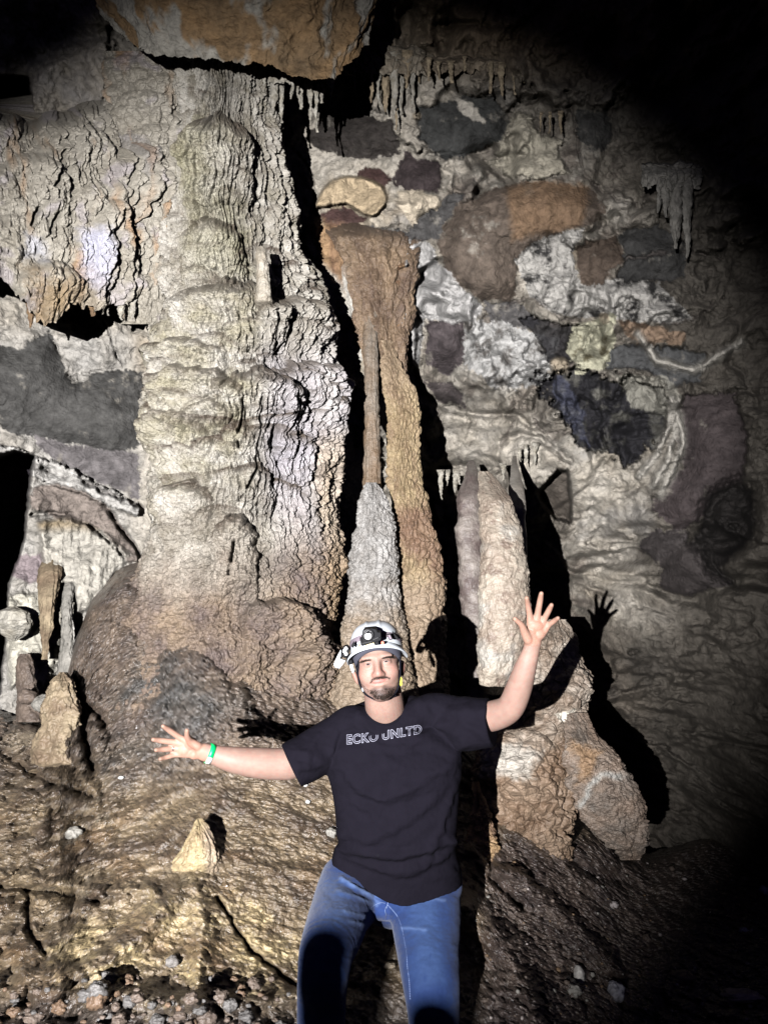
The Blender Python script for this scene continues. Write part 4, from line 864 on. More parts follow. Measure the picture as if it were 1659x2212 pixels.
def remesh(parts, vox, smooth=3, fac=.5):
    V, F = join(parts)
    me = bpy.data.meshes.new('tmp'); me.from_pydata([tuple(x) for x in V], [], F); me.update()
    bm = bmesh.new(); bm.from_mesh(me); bmesh.ops.recalc_face_normals(bm, faces=bm.faces); bm.to_mesh(me); bm.free()
    o = bpy.data.objects.new('tmp', me); COL.objects.link(o)
    m = o.modifiers.new('r', 'REMESH'); m.mode = 'VOXEL'; m.voxel_size = vox
    if smooth: s = o.modifiers.new('s', 'SMOOTH'); s.iterations = smooth; s.factor = fac
    dg = bpy.context.evaluated_depsgraph_get(); dg.update(); ev = o.evaluated_get(dg); m2 = ev.to_mesh()
    v = np.zeros(len(m2.vertices)*3, np.float32); m2.vertices.foreach_get('co', v)
    nn = np.zeros(len(m2.vertices)*3, np.float32); m2.vertices.foreach_get('normal', nn)
    f = np.zeros(len(m2.loops), np.int32); m2.loops.foreach_get('vertex_index', f)
    ok = len(m2.loops) == 4*len(m2.polygons)
    if ok: f = f.reshape(-1, 4)
    else: f = np.array([list(p.vertices)+([p.vertices[2]] if False else []) for p in m2.polygons if len(p.vertices) == 4])
    ev.to_mesh_clear(); bpy.data.objects.remove(o); bpy.data.meshes.remove(me)
    return v.reshape(-1, 3).astype(float), f, nn.reshape(-1, 3).astype(float)
def skin_mat():
    m, t, b = nt('skin'); N = t.nodes; L = t.links
    at = N.new('ShaderNodeVertexColor'); at.layer_name = 'Col'
    tc = N.new('ShaderNodeTexCoord'); n = N.new('ShaderNodeTexNoise'); n.inputs['Scale'].default_value = 26; n.inputs['Detail'].default_value = 6
    L.new(tc.outputs['Object'], n.inputs['Vector'])
    mr = N.new('ShaderNodeMapRange'); mr.inputs['From Min'].default_value = .3; mr.inputs['From Max'].default_value = .7; mr.inputs['To Min'].default_value = .9; mr.inputs['To Max'].default_value = 1.06
    L.new(n.outputs['Fac'], mr.inputs['Value'])
    mx = N.new('ShaderNodeMix'); mx.data_type = 'RGBA'; mx.blend_type = 'MULTIPLY'; mx.inputs['Factor'].default_value = 1
    L.new(at.outputs['Color'], mx.inputs['A']); L.new(mr.outputs['Result'], mx.inputs['B']); L.new(mx.outputs['Result'], b.inputs['Base Color'])
    b.inputs['Roughness'].default_value = .55; b.inputs['Specular IOR Level'].default_value = .3
    b.inputs['Subsurface Weight'].default_value = .12; b.inputs['Subsurface Radius'].default_value = (.02, .008, .004); b.inputs['Subsurface Scale'].default_value = .3
    n2 = N.new('ShaderNodeTexNoise'); n2.inputs['Scale'].default_value = 350; L.new(tc.outputs['Object'], n2.inputs['Vector'])
    bp = N.new('ShaderNodeBump'); bp.inputs['Strength'].default_value = .25; bp.inputs['Distance'].default_value = .001
    L.new(n2.outputs['Fac'], bp.inputs['Height']); L.new(bp.outputs['Normal'], b.inputs['Normal'])
    return m
M_SKIN = skin_mat()
M_HAIR = plain('dark_hair', (.020, .014, .011), .8, spec=.1)
def cloth_mat(name, rough, scale, bump, attr=True, col=(.02,.02,.03), sheen=.2):
    m = plain(name, col, rough, spec=.2, bump=bump, bscale=scale, attr=attr); m.node_tree.nodes['Principled BSDF'].inputs['Sheen Weight'].default_value = sheen; return m
M_SHIRT = cloth_mat('black_cotton', .95, 900, .35, sheen=0); M_SHIRT.node_tree.nodes['Principled BSDF'].inputs['Specular IOR Level'].default_value = .04
M_JEANS = cloth_mat('blue_denim', .8, 700, .5, sheen=.1)
M_PRINT = plain('silver_print', (.22, .22, .27), .5); M_BLACK = plain('black_plastic', (.004, .004, .005), .6, spec=.12)
M_STRAP = plain('black_webbing', (.006, .006, .009), .9, spec=.08); M_WHITE = plain('white_shell', (.46, .485, .51), .3, spec=.4)
M_GREY = plain('grey_foam', (.055, .055, .07), .9, spec=.1); M_GREEN = plain('green_band', (.0, .42, .10), .4); M_PAPER = plain('white_band', (.75, .82, .78), .5)
M_SILVER = plain('polished_metal', (.85, .85, .85), .12, metal=1); M_YEL = plain('yellow_clip', (.5, .47, .01), .5); M_ORG = plain('orange_bits', (.6, .10, .05), .4); M_GOLD = plain('brass_bits', (.55, .47, .25), .4)
M_EYEW = plain('eye_white', (.16, .14, .135), .6); M_IRIS = plain('iris_brown', (.010, .007, .006), .5); M_STITCH = plain('pale_stitching', (.13, .18, .32), .7)
M_LENS = plain('frosted_lens', (.75, .74, .72), .25)

# head frame
ROLL = math.radians(7.5); TILT = .10
hx = math.cos(ROLL)*AX+math.sin(ROLL)*AU
hf = -AF+TILT*AU*1.0+.02*AX; hf -= (hf@hx)*hx; hf /= np.linalg.norm(hf); hz = np.cross(hf, -hx); hz = hz if hz@AU > 0 else -hz
HO = P(815, 1432, 2.50)-hf*.075
HM = np.stack([hx, hf, hz])                     # rows: local axes in world
def HL(l): return HO+np.asarray(l, float)@HM
ZS = 7.1428                                      # zoomed-head pixels per photo unit
def Z(X, Y, d): return P(696.78+np.asarray(X, float)/ZS, 1310.6+np.asarray(Y, float)/ZS, d)
def zuv(p): u, v, d = UV(p); return (u-696.78)*ZS, (v-1310.6)*ZS

def head_parts():
    nt_, npn = 260, 200
    th = np.linspace(0, 2*math.pi, nt_, endpoint=False); ph = np.linspace(.01, math.pi-.01, npn); TH, PH = np.meshgrid(th, ph)
    dr = np.stack([np.sin(PH)*np.sin(TH), np.sin(PH)*np.cos(TH), np.cos(PH)], -1); O = np.array([0, 0, -.02])
    def E(p, c, r):
        q = (p-np.array(c))/np.array(r); k = np.linalg.norm(q, axis=-1); return (k-1)*min(r)*.9+0*k
    def smin(a, b, k): h = np.clip(.5+.5*(b-a)/k, 0, 1); return b*(1-h)+a*h-k*h*(1-h)
    def smax(a, b, k): return -smin(-a, -b, k)
    def sdf(p):
        ax = np.abs(p[..., 0]); ps = np.stack([ax, p[..., 1], p[..., 2]], -1)
        d = E(p, (0,-.02,.04), (.076,.095,.088))
        d = smin(d, E(p, (0,.012,-.035), (.067,.070,.085)), .03)
        d = smin(d, E(p, (0,.010,-.070), (.064,.066,.052)), .02)
        d = smin(d, E(p, (0,.048,-.106), (.034,.034,.026)), .025)
        d = smin(d, E(ps, (.038,.050,-.036), (.027,.026,.026)), .02)
        d = smin(d, E(ps, (.026,.074,.020), (.028,.012,.009)), .014)
        d = smax(d, -E(ps, (.031,.100,-.002), (.018,.020,.011)), .012)
        d = smin(d, E(ps, (.0315,.067,-.003), (.0155,.0135,.0125)), .004)
        d = smin(d, E(p, (0,.082,-.006), (.010,.014,.024)), .012)
        d = smin(d, E(p, (0,.093,-.022), (.0095,.016,.018)), .010)
        d = smin(d, E(p, (0,.100,-.034), (.0125,.012,.0105)), .012)
        d = smin(d, E(ps, (.0135,.091,-.038), (.0080,.009,.0075)), .008)
        d = smin(d, E(p, (0,.074,-.060), (.032,.014,.016)), .014)
        d = smin(d, E(p, (0,.0855,-.0605), (.024,.0075,.0052)), .004)
        d = smin(d, E(p, (0,.0845,-.0715), (.021,.0085,.0062)), .004)
        d = smax(d, -E(p, (0,.096,-.0658), (.029,.010,.0016)), .003)
        d = smin(d, E(p, (0,.078,-.108), (.019,.012,.013)), .012)
        return d
    lo_ = np.zeros(TH.shape); hi_ = np.full(TH.shape, .2)
    for _ in range(22):
        mid = (lo_+hi_)/2; s = sdf(O+dr*mid[..., None]); lo_ = np.where(s < 0, mid, lo_); hi_ = np.where(s < 0, hi_, mid)
    V = HL((O+dr*lo_[..., None]).reshape(-1, 3)); F = [tuple(f) for f in gridfaces(npn, nt_, True)]
    V = np.concatenate([V, [V[:nt_].mean(0), V[-nt_:].mean(0)]])
    for j in range(nt_):
        j2 = (j+1) % nt_; F.append((len(V)-2, j2, j)); F.append((len(V)-1, (npn-1)*nt_+j, (npn-1)*nt_+j2))
    parts = [(V, F)]
    # ears
    for (X, Y, sx, tl) in [(512, 1085, -1, .22), (1232, 950, 1, -.12)]:
        c = Z(X, Y, 2.585); rot = np.stack([hx*math.cos(tl)+hz*math.sin(tl), hf, hz*math.cos(tl)-hx*math.sin(tl)])
        parts.append(ball(c, (.0085,.016,.029), n=32, ax=rot)); parts.append(ball(c+hx*sx*.003+hz*.006, (.008,.010,.020), n=24, ax=rot))
    return parts

man = empty('person', Vector(P(835, 1880, 2.75)))
tag(man, 'man in black printed T-shirt and blue jeans leaning back, both arms spread, palms open', 'person')

def hand(w0, w1, palm, fingers, thumb, d, dwr):
    """w0->w1 wrist, fingers: list of (base, tip, r)"""
    out = []
    for (b, t, r) in fingers:
        b = np.array(b, float); t = np.array(t, float)
        m1 = b+(t-b)*.42; m2 = b+(t-b)*.74
        out.append(limb([(*w1, d+.012, 9), (*((np.array(w1)+b)/2), d+.004, 10.5, .62), (*b, d, r*1.25, .9), (*m1, d-.010, r*1.12), (*m2, d-.020, r*1.05), (*t, d-.036, r*.84)], 14, 5))
    out.append(limb([(*p, d-.006, r) for (p, r) in thumb[:1]]+[(*p, d-.014-.016*i, r) for i, (p, r) in enumerate(thumb[1:])], 14, 5))
    for (c, r, k) in palm: out.append(ball(P(c[0], c[1], d+.004), (r*d/F0, r*k*d/F0, r*.9*d/F0)))
    return out
LH = hand(None, (440,1624), [((413,1606),15,.75),((421,1628),14,.75),((398,1618),16.5,.6),((431,1618),15,.8)],
    [((391,1594),(353,1568.5),5.6),((380,1604),(332,1597.5),5.8),((377,1617),(338,1620),5.6),((381,1630),(347,1639.5),5.0)],
    [((428,1612),10),((412,1602),8.5),((405.5,1591),6.4),((404.5,1578),5.0)], 2.52, 0)
RH = hand(None, (1151,1390), [((1144,1368),16,.8),((1163,1368),16,.7),((1156,1350),19.5,.6),((1154,1380),16,.8)],
    [((1144,1330),(1137.5,1292),5.8),((1161,1327),(1169,1282),6.0),((1175,1338),(1191,1307),5.8),((1184,1351),(1205,1335),5.2)],
    [((1141,1382),11),((1133,1366),9.5),((1126,1350),7),((1112,1337),5.0)], 2.46, 0)
body_parts = head_parts()+LH+RH
body_parts += [limb([(985,1552,2.70,26),(1030,1550,2.66,28),(1062,1547,2.62,32),(1100,1530,2.56,29.5),(1120,1488,2.52,28),(1132,1450,2.49,24.5),(1146,1408,2.47,18.5,.85),(1151,1386,2.462,18,.72)], 28),
    limb([(712,1606,2.71,26),(668,1634,2.67,29),(632,1648,2.62,33),(600,1650,2.60,33),(560,1648,2.58,32),(505,1641,2.555,27.5),(462,1630,2.535,20.5,.85),(440,1624,2.525,19,.72)], 28),
    limb([(818,1445,2.60,40),(824,1480,2.61,40),(830,1515,2.64,42),(834,1542,2.69,44)], 32),
    limb([(705,1606,2.73,24),(760,1585,2.73,30,.9),(840,1568,2.70,42,.9),(930,1565,2.73,30,.9),(1000,1552,2.71,24)], 28),
    limb([(845,1610,2.72,80,.7),(850,1680,2.73,100,.7),(855,1780,2.73,102,.7),(850,1880,2.76,100,.7)], 36),
    limb([(775,1900,2.75,50),(735,1990,2.52,44),(702,2065,2.32,40),(694,2200,2.32,40),(690,2420,2.34,30),(690,2500,2.32,32)], 20),
    limb([(915,1910,2.76,60),(930,2000,2.6,54),(938,2100,2.45,50),(940,2230,2.42,42),(942,2440,2.42,32),(942,2520,2.40,32)], 20)]
bv, bf, bn = remesh(body_parts, .0027, 4)
def paint_skin(p):
    X, Y = zuv(p); u, v, d = UV(p)
    c = np.tile(np.array([.245, .158, .125]), (len(p), 1))
    q = fbm(u/14, v/14, 801, 4); c = c*(1+.10*q[:, None]); c = mix(c, (.26,.125,.10), np.clip(fbm(u/9, v/9, 803, 4)*1.2, 0, .35))
    def pm(poly, soft, col, a=1):
        nonlocal c
        m = polymask(X, Y, poly, soft)*a*(Y < 1500); c = mix(c, col, m)
    # ruddy cheeks, nose, ears and palms
    for (x0, y0, r0, a) in [(700,1000,130,.35),(1060,960,120,.3),(885,1000,75,.45),(500,1090,90,.6),(1235,960,80,.6)]:
        m = np.exp(-(((X-x0)/r0)**2+((Y-y0)/r0)**2))*a*(Y < 1500); c = mix(c, (.32,.13,.10), m)
    pm([(750,1168),(800,1142),(880,1128),(940,1110),(1000,1118),(960,1150),(900,1180),(830,1198),(790,1190)], 12, (.30,.095,.08), .9)
    pm([(565,1180),(640,1250),(740,1330),(900,1350),(1060,1290),(1160,1180),(1190,1000),(1200,1300),(1100,1450),(700,1450)], 60, (.20,.13,.11), .75)
    pm([(735,1180),(760,1110),(850,1075),(960,1065),(1035,1090),(1035,1130),(1000,1100),(890,1110),(800,1130),(760,1170)], 12, (.12,.07,.055), .75)
    pm([(720,1290),(800,1250),(900,1262),(950,1215),(1060,1230),(1120,1240),(1080,1350),(940,1420),(800,1390)], 26, (.06,.040,.034), .85)
    pm([(575,872),(600,845),(680,818),(752,812),(752,832),(680,842),(610,868)], 9, (.05,.03,.025), .9)
    pm([(905,800),(930,782),(1020,760),(1090,775),(1110,800),(1010,786),(930,804)], 9, (.05,.03,.025), .9)
    pm([(640,905),(680,872),(740,868),(775,895),(730,915),(680,918)], 10, (.16,.085,.07), .5); pm([(915,855),(950,825),(1010,820),(1050,840),(1010,862),(950,868)], 10, (.22,.115,.095), .6)
    pm([(650,882),(690,866),(745,862),(768,886),(740,876),(695,878)], 5, (.03,.02,.018), .9); pm([(925,838),(955,818),(1010,812),(1042,832),(1008,826),(958,832)], 5, (.03,.02,.018), .9)
    hm = np.maximum((u < 445)*(v > 1550)*1.0, (v < 1392)*(u > 1100)*1.0); c = c*(1-.0*hm[:, None]); c = mix(c, (.30,.165,.115), hm*.6)
    for (x0, y0, r0) in [(410,1612,9),(425,1632,8),(1158,1360,10),(1148,1385,8),(1175,1358,8),(1140,1338,6)]:
        m = np.exp(-(((u-x0)/r0)**2+((v-y0)/r0)**2))*.4; c = mix(c, (.31,.135,.095), m)
    # creases of the palms
    for pl in [[(398,1596),(412,1606),(424,1622),(420,1638)],[(388,1600),(396,1616),(392,1632)],[(1141,1345),(1152,1355),(1158,1372),(1155,1390)],[(1150,1340),(1168,1345),(1180,1358)],[(1132,1392),(1150,1396),(1166,1394)],[(1135,1350),(1138,1358)]]:
        c = mix(c, (.25,.12,.08), linemask(u, v, pl, 1.5)*.6)
    return c
mesh_from('body', bv, bf, M_SKIN, man, paint_skin(bv))

# eyes, brows, moustache, goatee
BT = BVHTree.FromPolygons([tuple(x) for x in bv[:]], [tuple(int(i) for i in q) for q in bf]) 
def raycast(u, v, T=None):
    t = P(u, v, 1.0); dr = Vector(t-CAM).normalized(); h = (T or BT).ray_cast(Vector(CAM)+dr*.3, dr)
    return (np.array(h[0]), np.array(h[1])) if h[0] is not None else (None, None)
def zray(X, Y): return raycast(696.78+X/ZS, 1310.6+Y/ZS)
def decal(name, poly, mat, off=.0008, n=10, inset=None):
    """small raised patch following the face"""
    poly = np.array(poly, float); cx, cy = poly.mean(0); V = []; F = []
    h, _ = zray(cx, cy); V.append(h+hf*(off*2.2)); m = len(poly)*1
    for k in range(1, n+1):
        for (x, y) in poly:
            h, _ = zray(cx+(x-cx)*k/n, cy+(y-cy)*k/n)
            if h is None: h = V[0]
            V.append(h+hf*off*(2.2-2*(k/n)**2))
    for j in range(m):
        F.append((0, 1+j, 1+(j+1) % m, 0))
    for k in range(n-1):
        for j in range(m): a = 1+k*m+j; b = 1+k*m+(j+1) % m; F.append((a, a+m, b+m, b))
    F0_ = [f for f in F if f[0] != f[3]]
    return mesh_from(name, np.array(V), np.array(F0_), mat, man)
def ellipse_pts(cx, cy, a, b, rot=-.13, n=20, po=1.0):
    t = np.linspace(0, 2*math.pi, n, endpoint=False); x = a*np.cos(t); y = b*np.sign(np.sin(t))*np.abs(np.sin(t))**po
    return np.stack([cx+x*math.cos(rot)-y*math.sin(rot), cy+x*math.sin(rot)+y*math.cos(rot)], -1)
for (cx, cy) in [(703,893),(982,845)]:
    e = decal('eye', ellipse_pts(cx, cy, 44, 12, po=1.3), M_EYEW, .0007, 5)
    ir = decal('iris', ellipse_pts(cx-2, cy, 22, 13), M_IRIS, .0030, 4); ir.parent = e
    ir.matrix_parent_inverse = Matrix.Identity(4); ir.location = (0, 0, 0)
def hairs(name, poly, n, L, dirfn, seed, wid=.0008, lift=.35):
    rg = np.random.RandomState(seed); poly = np.array(poly, float); lo_ = poly.min(0); hi_ = poly.max(0); V = []; F = []; k = 0; tries = 0
    while k < n and tries < n*6:
        tries += 1; x, y = rg.uniform(lo_, hi_)
        if polymask(np.array([x]), np.array([y]), poly, 6)[0] < rg.rand(): continue
        h, nn_ = zray(x, y)
        if h is None: continue
        dv = np.array(dirfn(x, y), float); dv = dv[0]*AX+dv[1]*AU+rg.normal(0, .25, 3); dv /= np.linalg.norm(dv)
        if nn_@AF > 0: nn_ = -nn_
        dv = dv+nn_*lift; dv /= np.linalg.norm(dv); s = np.cross(dv, nn_); s /= (np.linalg.norm(s)+1e-9); l = L*rg.uniform(.6, 1.2)
        b = len(V); V += [h-s*wid-nn_*.001, h+s*wid-nn_*.001, h+dv*l]; F.append((b, b+1, b+2)); k += 1
    return mesh_from(name, np.array(V), np.array(F), M_HAIR, man, smooth=False)
hairs('goatee', [(735,1305),(800,1275),(880,1285),(950,1240),(1050,1250),(1100,1260),(1065,1360),(950,1425),(810,1395)], 800, .009, lambda x, y: (.1*(x-900)/200, -1), 1, .0009)
hairs('moustache', [(740,1180),(762,1115),(850,1080),(960,1070),(1032,1092),(1030,1128),(1000,1104),(890,1112),(800,1135),(765,1165)], 420, .005, lambda x, y: ((x-890)/150, -.35), 2, .0007, .2)
hairs('eyebrow', [(578,866),(600,845),(680,818),(752,812),(752,830),(680,842),(610,866)], 380, .006, lambda x, y: (-1, .1), 3, .0007, .2)
hairs('eyebrow', [(905,800),(930,782),(1020,760),(1090,775),(1108,800),(1010,784),(930,802)], 380, .006, lambda x, y: (1, .0), 4, .0007, .2)
hairs('beard', [(585,1170),(640,1250),(720,1330),(780,1400),(900,1425),(1050,1390),(1130,1290),(1175,1180),(1190,1060),(1150,1150),(1100,1230),(1060,1230),(960,1300),(800,1300),(700,1260),(620,1190)], 1300, .0045, lambda x, y: (0, -1), 5, .0005, .3)

# ------------------------------------------------------------------ shirt
def slab(rows, sq=.62, ns=64, sup=2.4):
    """rows (v, uL, uR, d centre, depth ratio) -> closed loft"""
    c = catmull([list(r) for r in rows], 8); V = []
    th = np.linspace(0, 2*math.pi, ns, endpoint=False)
    cx = np.sign(np.cos(th))*np.abs(np.cos(th))**(2/sup); sx = np.sign(np.sin(th))*np.abs(np.sin(th))**(2/sup)
    for (v, a, b, d, k) in c:
        hw = (b-a)/2; V.append(P((a+b)/2, v, d)+(cx*hw*d/F0)[:, None]*AX+(sx*hw*k*d/F0)[:, None]*AF)
    V = np.array(V); n = len(V); F = [tuple(f) for f in gridfaces(n, ns, True)]; V = np.concatenate([V.reshape(-1, 3), [V[0].mean(0), V[-1].mean(0)]])
    for j in range(ns):
        j2 = (j+1) % ns; F.append((len(V)-2, j2, j)); F.append((len(V)-1, (n-1)*ns+j, (n-1)*ns+j2))
    return V, F
# hem follows a curve: build the loft in warped v, then bend
tor = slab([(1556,735,965,2.70,.30),(1572,716,985,2.69,.42),(1610,708,996,2.68,.50),(1660,706,998,2.67,.56),(1700,716,992,2.67,.60),(1750,724,989,2.66,.63),(1805,727,986,2.66,.64),(1835,731,986,2.67,.62),(1862,722,993,2.68,.60),(1893,716,997,2.68,.60)], sup=2.3)
tv, tf = tor; u, v, d = UV(tv)
hem = np.interp(u, [690,716,730,770,836,870,921,958,1000], [1857,1858,1860,1873,1908,1917,1909,1902,1903])
k = sstep(1780, 1893, v); v2 = v+(hem-1893)*k; tv = P(u, v2, d)
shirt_parts = [(tv, tf),
  limb([(765,1556,2.69,22,.9),(735,1580,2.685,40,.9),(700,1612,2.67,50,.88),(668,1634,2.65,51,1),(640,1648,2.63,50,1.05),(629,1654,2.625,49,1.05)], 32, caps=False),
  limb([(925,1526,2.69,26,.9),(960,1548,2.685,46,.9),(1000,1562,2.66,58,.9),(1035,1562,2.64,54,1),(1062,1560,2.625,51,1.05)], 32, caps=False),
  limb([(712,1592,2.69,34,.9),(758,1560,2.68,36),(798,1562,2.655,29,1),(836,1578,2.643,31,1),(872,1558,2.655,30,1),(930,1538,2.69,40,.9),(985,1546,2.685,42)], 28),
  limb([(776,1552,2.72,30,1.2),(838,1530,2.76,30,1),(895,1536,2.72,32,1.2)], 24)]
sv, sf, sn = remesh(shirt_parts, .0042, 9, .6)
u, v, d = UV(sv); toC = CAM-sv; toC /= np.linalg.norm(toC, axis=1)[:, None]; fr = sstep(0, .5, (sn*toC).sum(1))
disp = np.zeros(len(sv))
def fold(pl, w_, a, asym=True):
    global disp
    m = linemask(u, v, catmull(pl, 5), w_*1.7, 5, 7)*.8; disp = disp+1.35*a*m
FOLDS = [([(800,1600),(840,1650),(900,1670),(960,1660)],8,.006),([(745,1620),(770,1700),(800,1760),(850,1800)],9,.007),([(900,1600),(960,1620),(990,1680)],8,.007),([(740,1800),(800,1820),(880,1818)],9,.007),([(880,1720),(930,1700),(975,1660)],8,.008),([(775,1545),(800,1578),(840,1592),(890,1588)],6,.008),([(760,1560),(800,1600),(850,1612),(900,1600),(960,1560)],7,.006),([(905,1520),(930,1560),(985,1590)],8,.008),([(930,1515),(980,1540),(1050,1535)],7,.006),
 ([(718,1620),(740,1665),(775,1705),(815,1722)],7,.010),([(728,1660),(760,1730),(790,1745)],6,.006),([(1000,1610),(950,1665),(890,1700),(830,1730)],8,.010),([(995,1640),(960,1700),(900,1760),(850,1790),(800,1812)],9,.009),
 ([(985,1700),(960,1770),(940,1820),(930,1850)],6,.009),([(735,1832),(790,1842),(850,1850),(910,1838),(975,1815)],7,.014),([(735,1848),(780,1862),(830,1880),(890,1880),(950,1855),(985,1825)],7,.010),
 ([(740,1760),(748,1790),(742,1810)],6,.007),([(640,1625),(690,1640),(712,1660)],7,.007),([(650,1655),(690,1652)],6,.006),([(1000,1560),(1040,1590),(1050,1605)],6,.005),([(1010,1530),(1025,1570),(1030,1605)],6,.005),
 ([(730,1580),(722,1620),(735,1660)],6,.007),([(960,1800),(975,1835),(985,1860)],6,.008),([(830,1900),(870,1893),(930,1890),(985,1885)],5,.005),([(690,1590),(668,1620),(665,1650)],5,.005),([(880,1640),(830,1665),(780,1672)],10,.005)]
for f in FOLDS: fold(*f)
for pl, w_, a in FOLDS[:23]:
    sh = catmull([(x+4, y+15) for x, y in pl], 5); disp -= .8*a*linemask(u, v, sh, w_*1.5, 5, 7)
disp += .004*fbm(u/45, v/30, 821, 4)+.0012*fbm(u/9, v/9, 822, 3)
sv2 = sv+sn*(disp*fr)[:, None]
sc = np.tile(np.array([.0062, .0054, .0085]), (len(sv), 1))*(1+.15*fbm(u/30, v/30, 823, 4))[:, None]
for (x0, y0, r0) in [(817,1845,2.2),(936,1847,3),(1010,1872,3),(784,1843,2)]: sc = mix(sc, (.008,.008,.010), np.exp(-(((u-x0)/r0)**2+((v-y0)/r0)**2)))
shirt = mesh_from('shirt', sv2, sf, M_SHIRT, man, sc)
ST = BVHTree.FromPolygons([tuple(x) for x in sv2], [tuple(int(i) for i in q) for q in sf])

def ribbon(name, pts, r, mat, parent, flat=1.0, ns=10, closed=False, sub=6):
    pts = np.array(pts, float); c = catmull(pts, sub); T = np.gradient(c, axis=0); T /= np.linalg.norm(T, axis=1)[:, None]+1e-9
    B = -AF[None]+(T@AF)[:, None]*T; B /= np.linalg.norm(B, axis=1)[:, None]+1e-9; A = np.cross(T, B)
    th = np.linspace(0, 2*math.pi, ns, endpoint=False)
    V = c[:, None]+r*(np.cos(th)[None, :, None]*A[:, None]+flat*np.sin(th)[None, :, None]*B[:, None])
    return mesh_from(name, V, gridfaces(len(c), ns, True), mat, parent)
# collar rib on the visible edge of the neck opening
cpts = []
for x in np.linspace(787, 872, 22):
    prev = None
    for y in np.arange(1496, 1600, 1.0):
        h, _ = raycast(x, y, ST); hb, _ = raycast(x, y)
        if h is not None and (hb is None or (h-CAM)@AF < (hb-CAM)@AF): prev = (y, h); break
    if prev is not None and prev[0] > 1497: cpts.append((x, prev[0]))
cpts = np.array(cpts); k_ = np.ones(5)/5; ys = np.convolve(np.pad(cpts[:, 1], 2, mode='edge'), k_, 'valid')
print('neckline', cpts[:, 0].min(), cpts[:, 0].max(), ys.min(), ys.max())
cpts = [raycast(x, y+3.0, ST)[0] for x, y in zip(cpts[:, 0], ys)]; cpts = [q for q in cpts if q is not None]
col_o = ribbon('collar', cpts, .0055, M_SHIRT, man, .5, sub=2)
def give_col(o, col):
    me = o.data; at = me.color_attributes.new('Col', 'FLOAT_COLOR', 'POINT'); c = np.ones((len(me.vertices), 4), np.float32); c[:, :3] = col; at.data.foreach_set('color', c.ravel())
give_col(col_o, (.005, .0045, .007))
# the printed words, outlined letters wrapped onto the cloth
def lettering():
    cu = bpy.data.curves.new('words', 'FONT'); cu.body = 'ECKO UNLTD'; cu.size = 1; cu.fill_mode = 'NONE'; cu.bevel_depth = .024; cu.bevel_resolution = 1; cu.offset = .022; cu.space_character = 1.12; cu.space_word = .8; cu.resolution_u = 6
    o = bpy.data.objects.new('words', cu); COL.objects.link(o); dg = bpy.context.evaluated_depsgraph_get(); dg.update(); me = o.evaluated_get(dg).to_mesh()
    bm = bmesh.new(); bm.from_mesh(me); 
    for _ in range(4):
        L_ = [q for q in bm.edges if q.calc_length() > .10]
        if L_: bmesh.ops.subdivide_edges(bm, edges=L_, cuts=1)
    bmesh.ops.triangulate(bm, faces=bm.faces)
    V = np.array([w_.co[:] for w_ in bm.verts]); F = np.array([[a.index for a in f.verts] for f in bm.faces]); bm.free(); bpy.data.objects.remove(o)
    x0, x1 = V[:, 0].min(), V[:, 0].max(); y0, y1 = V[:, 1].min(), V[:, 1].max()
    s = (V[:, 0]-x0)/(x1-x0); t = (V[:, 1]-y0)/(y1-y0)
    uu = 749+s*162; base = 1608-3*s-21*s**1.35; ht = 22-2*s; vv = base-t*ht
    out = []
    for a, b, zz in zip(uu, vv, V[:, 2]):
        h, _ = raycast(a, b, ST)
        out.append(h-AF*(.0022+.02*zz) if h is not None else P(a, b, 2.5))
    # the fold over the chest hides the tops of the two middle letters
    hide = (s > .30) & (s < .53) & (t > .70)
    keep = ~hide[F].any(1)
    return mesh_from('lettering', np.array(out), F[keep], M_PRINT, shirt_e, smooth=False)
shirt_e = man
lt = lettering()
lt.parent = shirt; lt.location = (0, 0, 0)

# ------------------------------------------------------------------ jeans
jp = [limb([(800,1868,2.72,72,.9),(852,1890,2.73,112,.62),(905,1878,2.72,80,.9)], 36),
  slab([(1845,735,985,2.71,.55),(1880,706,996,2.71,.55),(1920,684,997,2.70,.52),(1950,720,975,2.69,.5),(1975,800,890,2.69,.6),(1986,830,850,2.69,.6)], sup=2.3),
  limb([(762,1920,2.68,78,.95),(738,1965,2.56,70,.95),(722,2010,2.42,64),(706,2055,2.30,60),(699,2100,2.25,56),(695,2150,2.27,53),(694,2230,2.29,52),(692,2350,2.31,48),(691,2480,2.33,44)], 40, caps=True),
  limb([(915,1930,2.70,80,.9),(920,1985,2.62,76,.95),(924,2040,2.54,70),(928,2090,2.46,65),(933,2140,2.41,61),(937,2200,2.40,56),(940,2330,2.41,50),(942,2490,2.42,45)], 40, caps=True)]
jv, jf, jn = remesh(jp, .0042, 6, .6)
u, v, d = UV(jv); toC = CAM-jv; toC /= np.linalg.norm(toC, axis=1)[:, None]; fr = sstep(0, .45, (jn*toC).sum(1)); disp = np.zeros(len(jv))
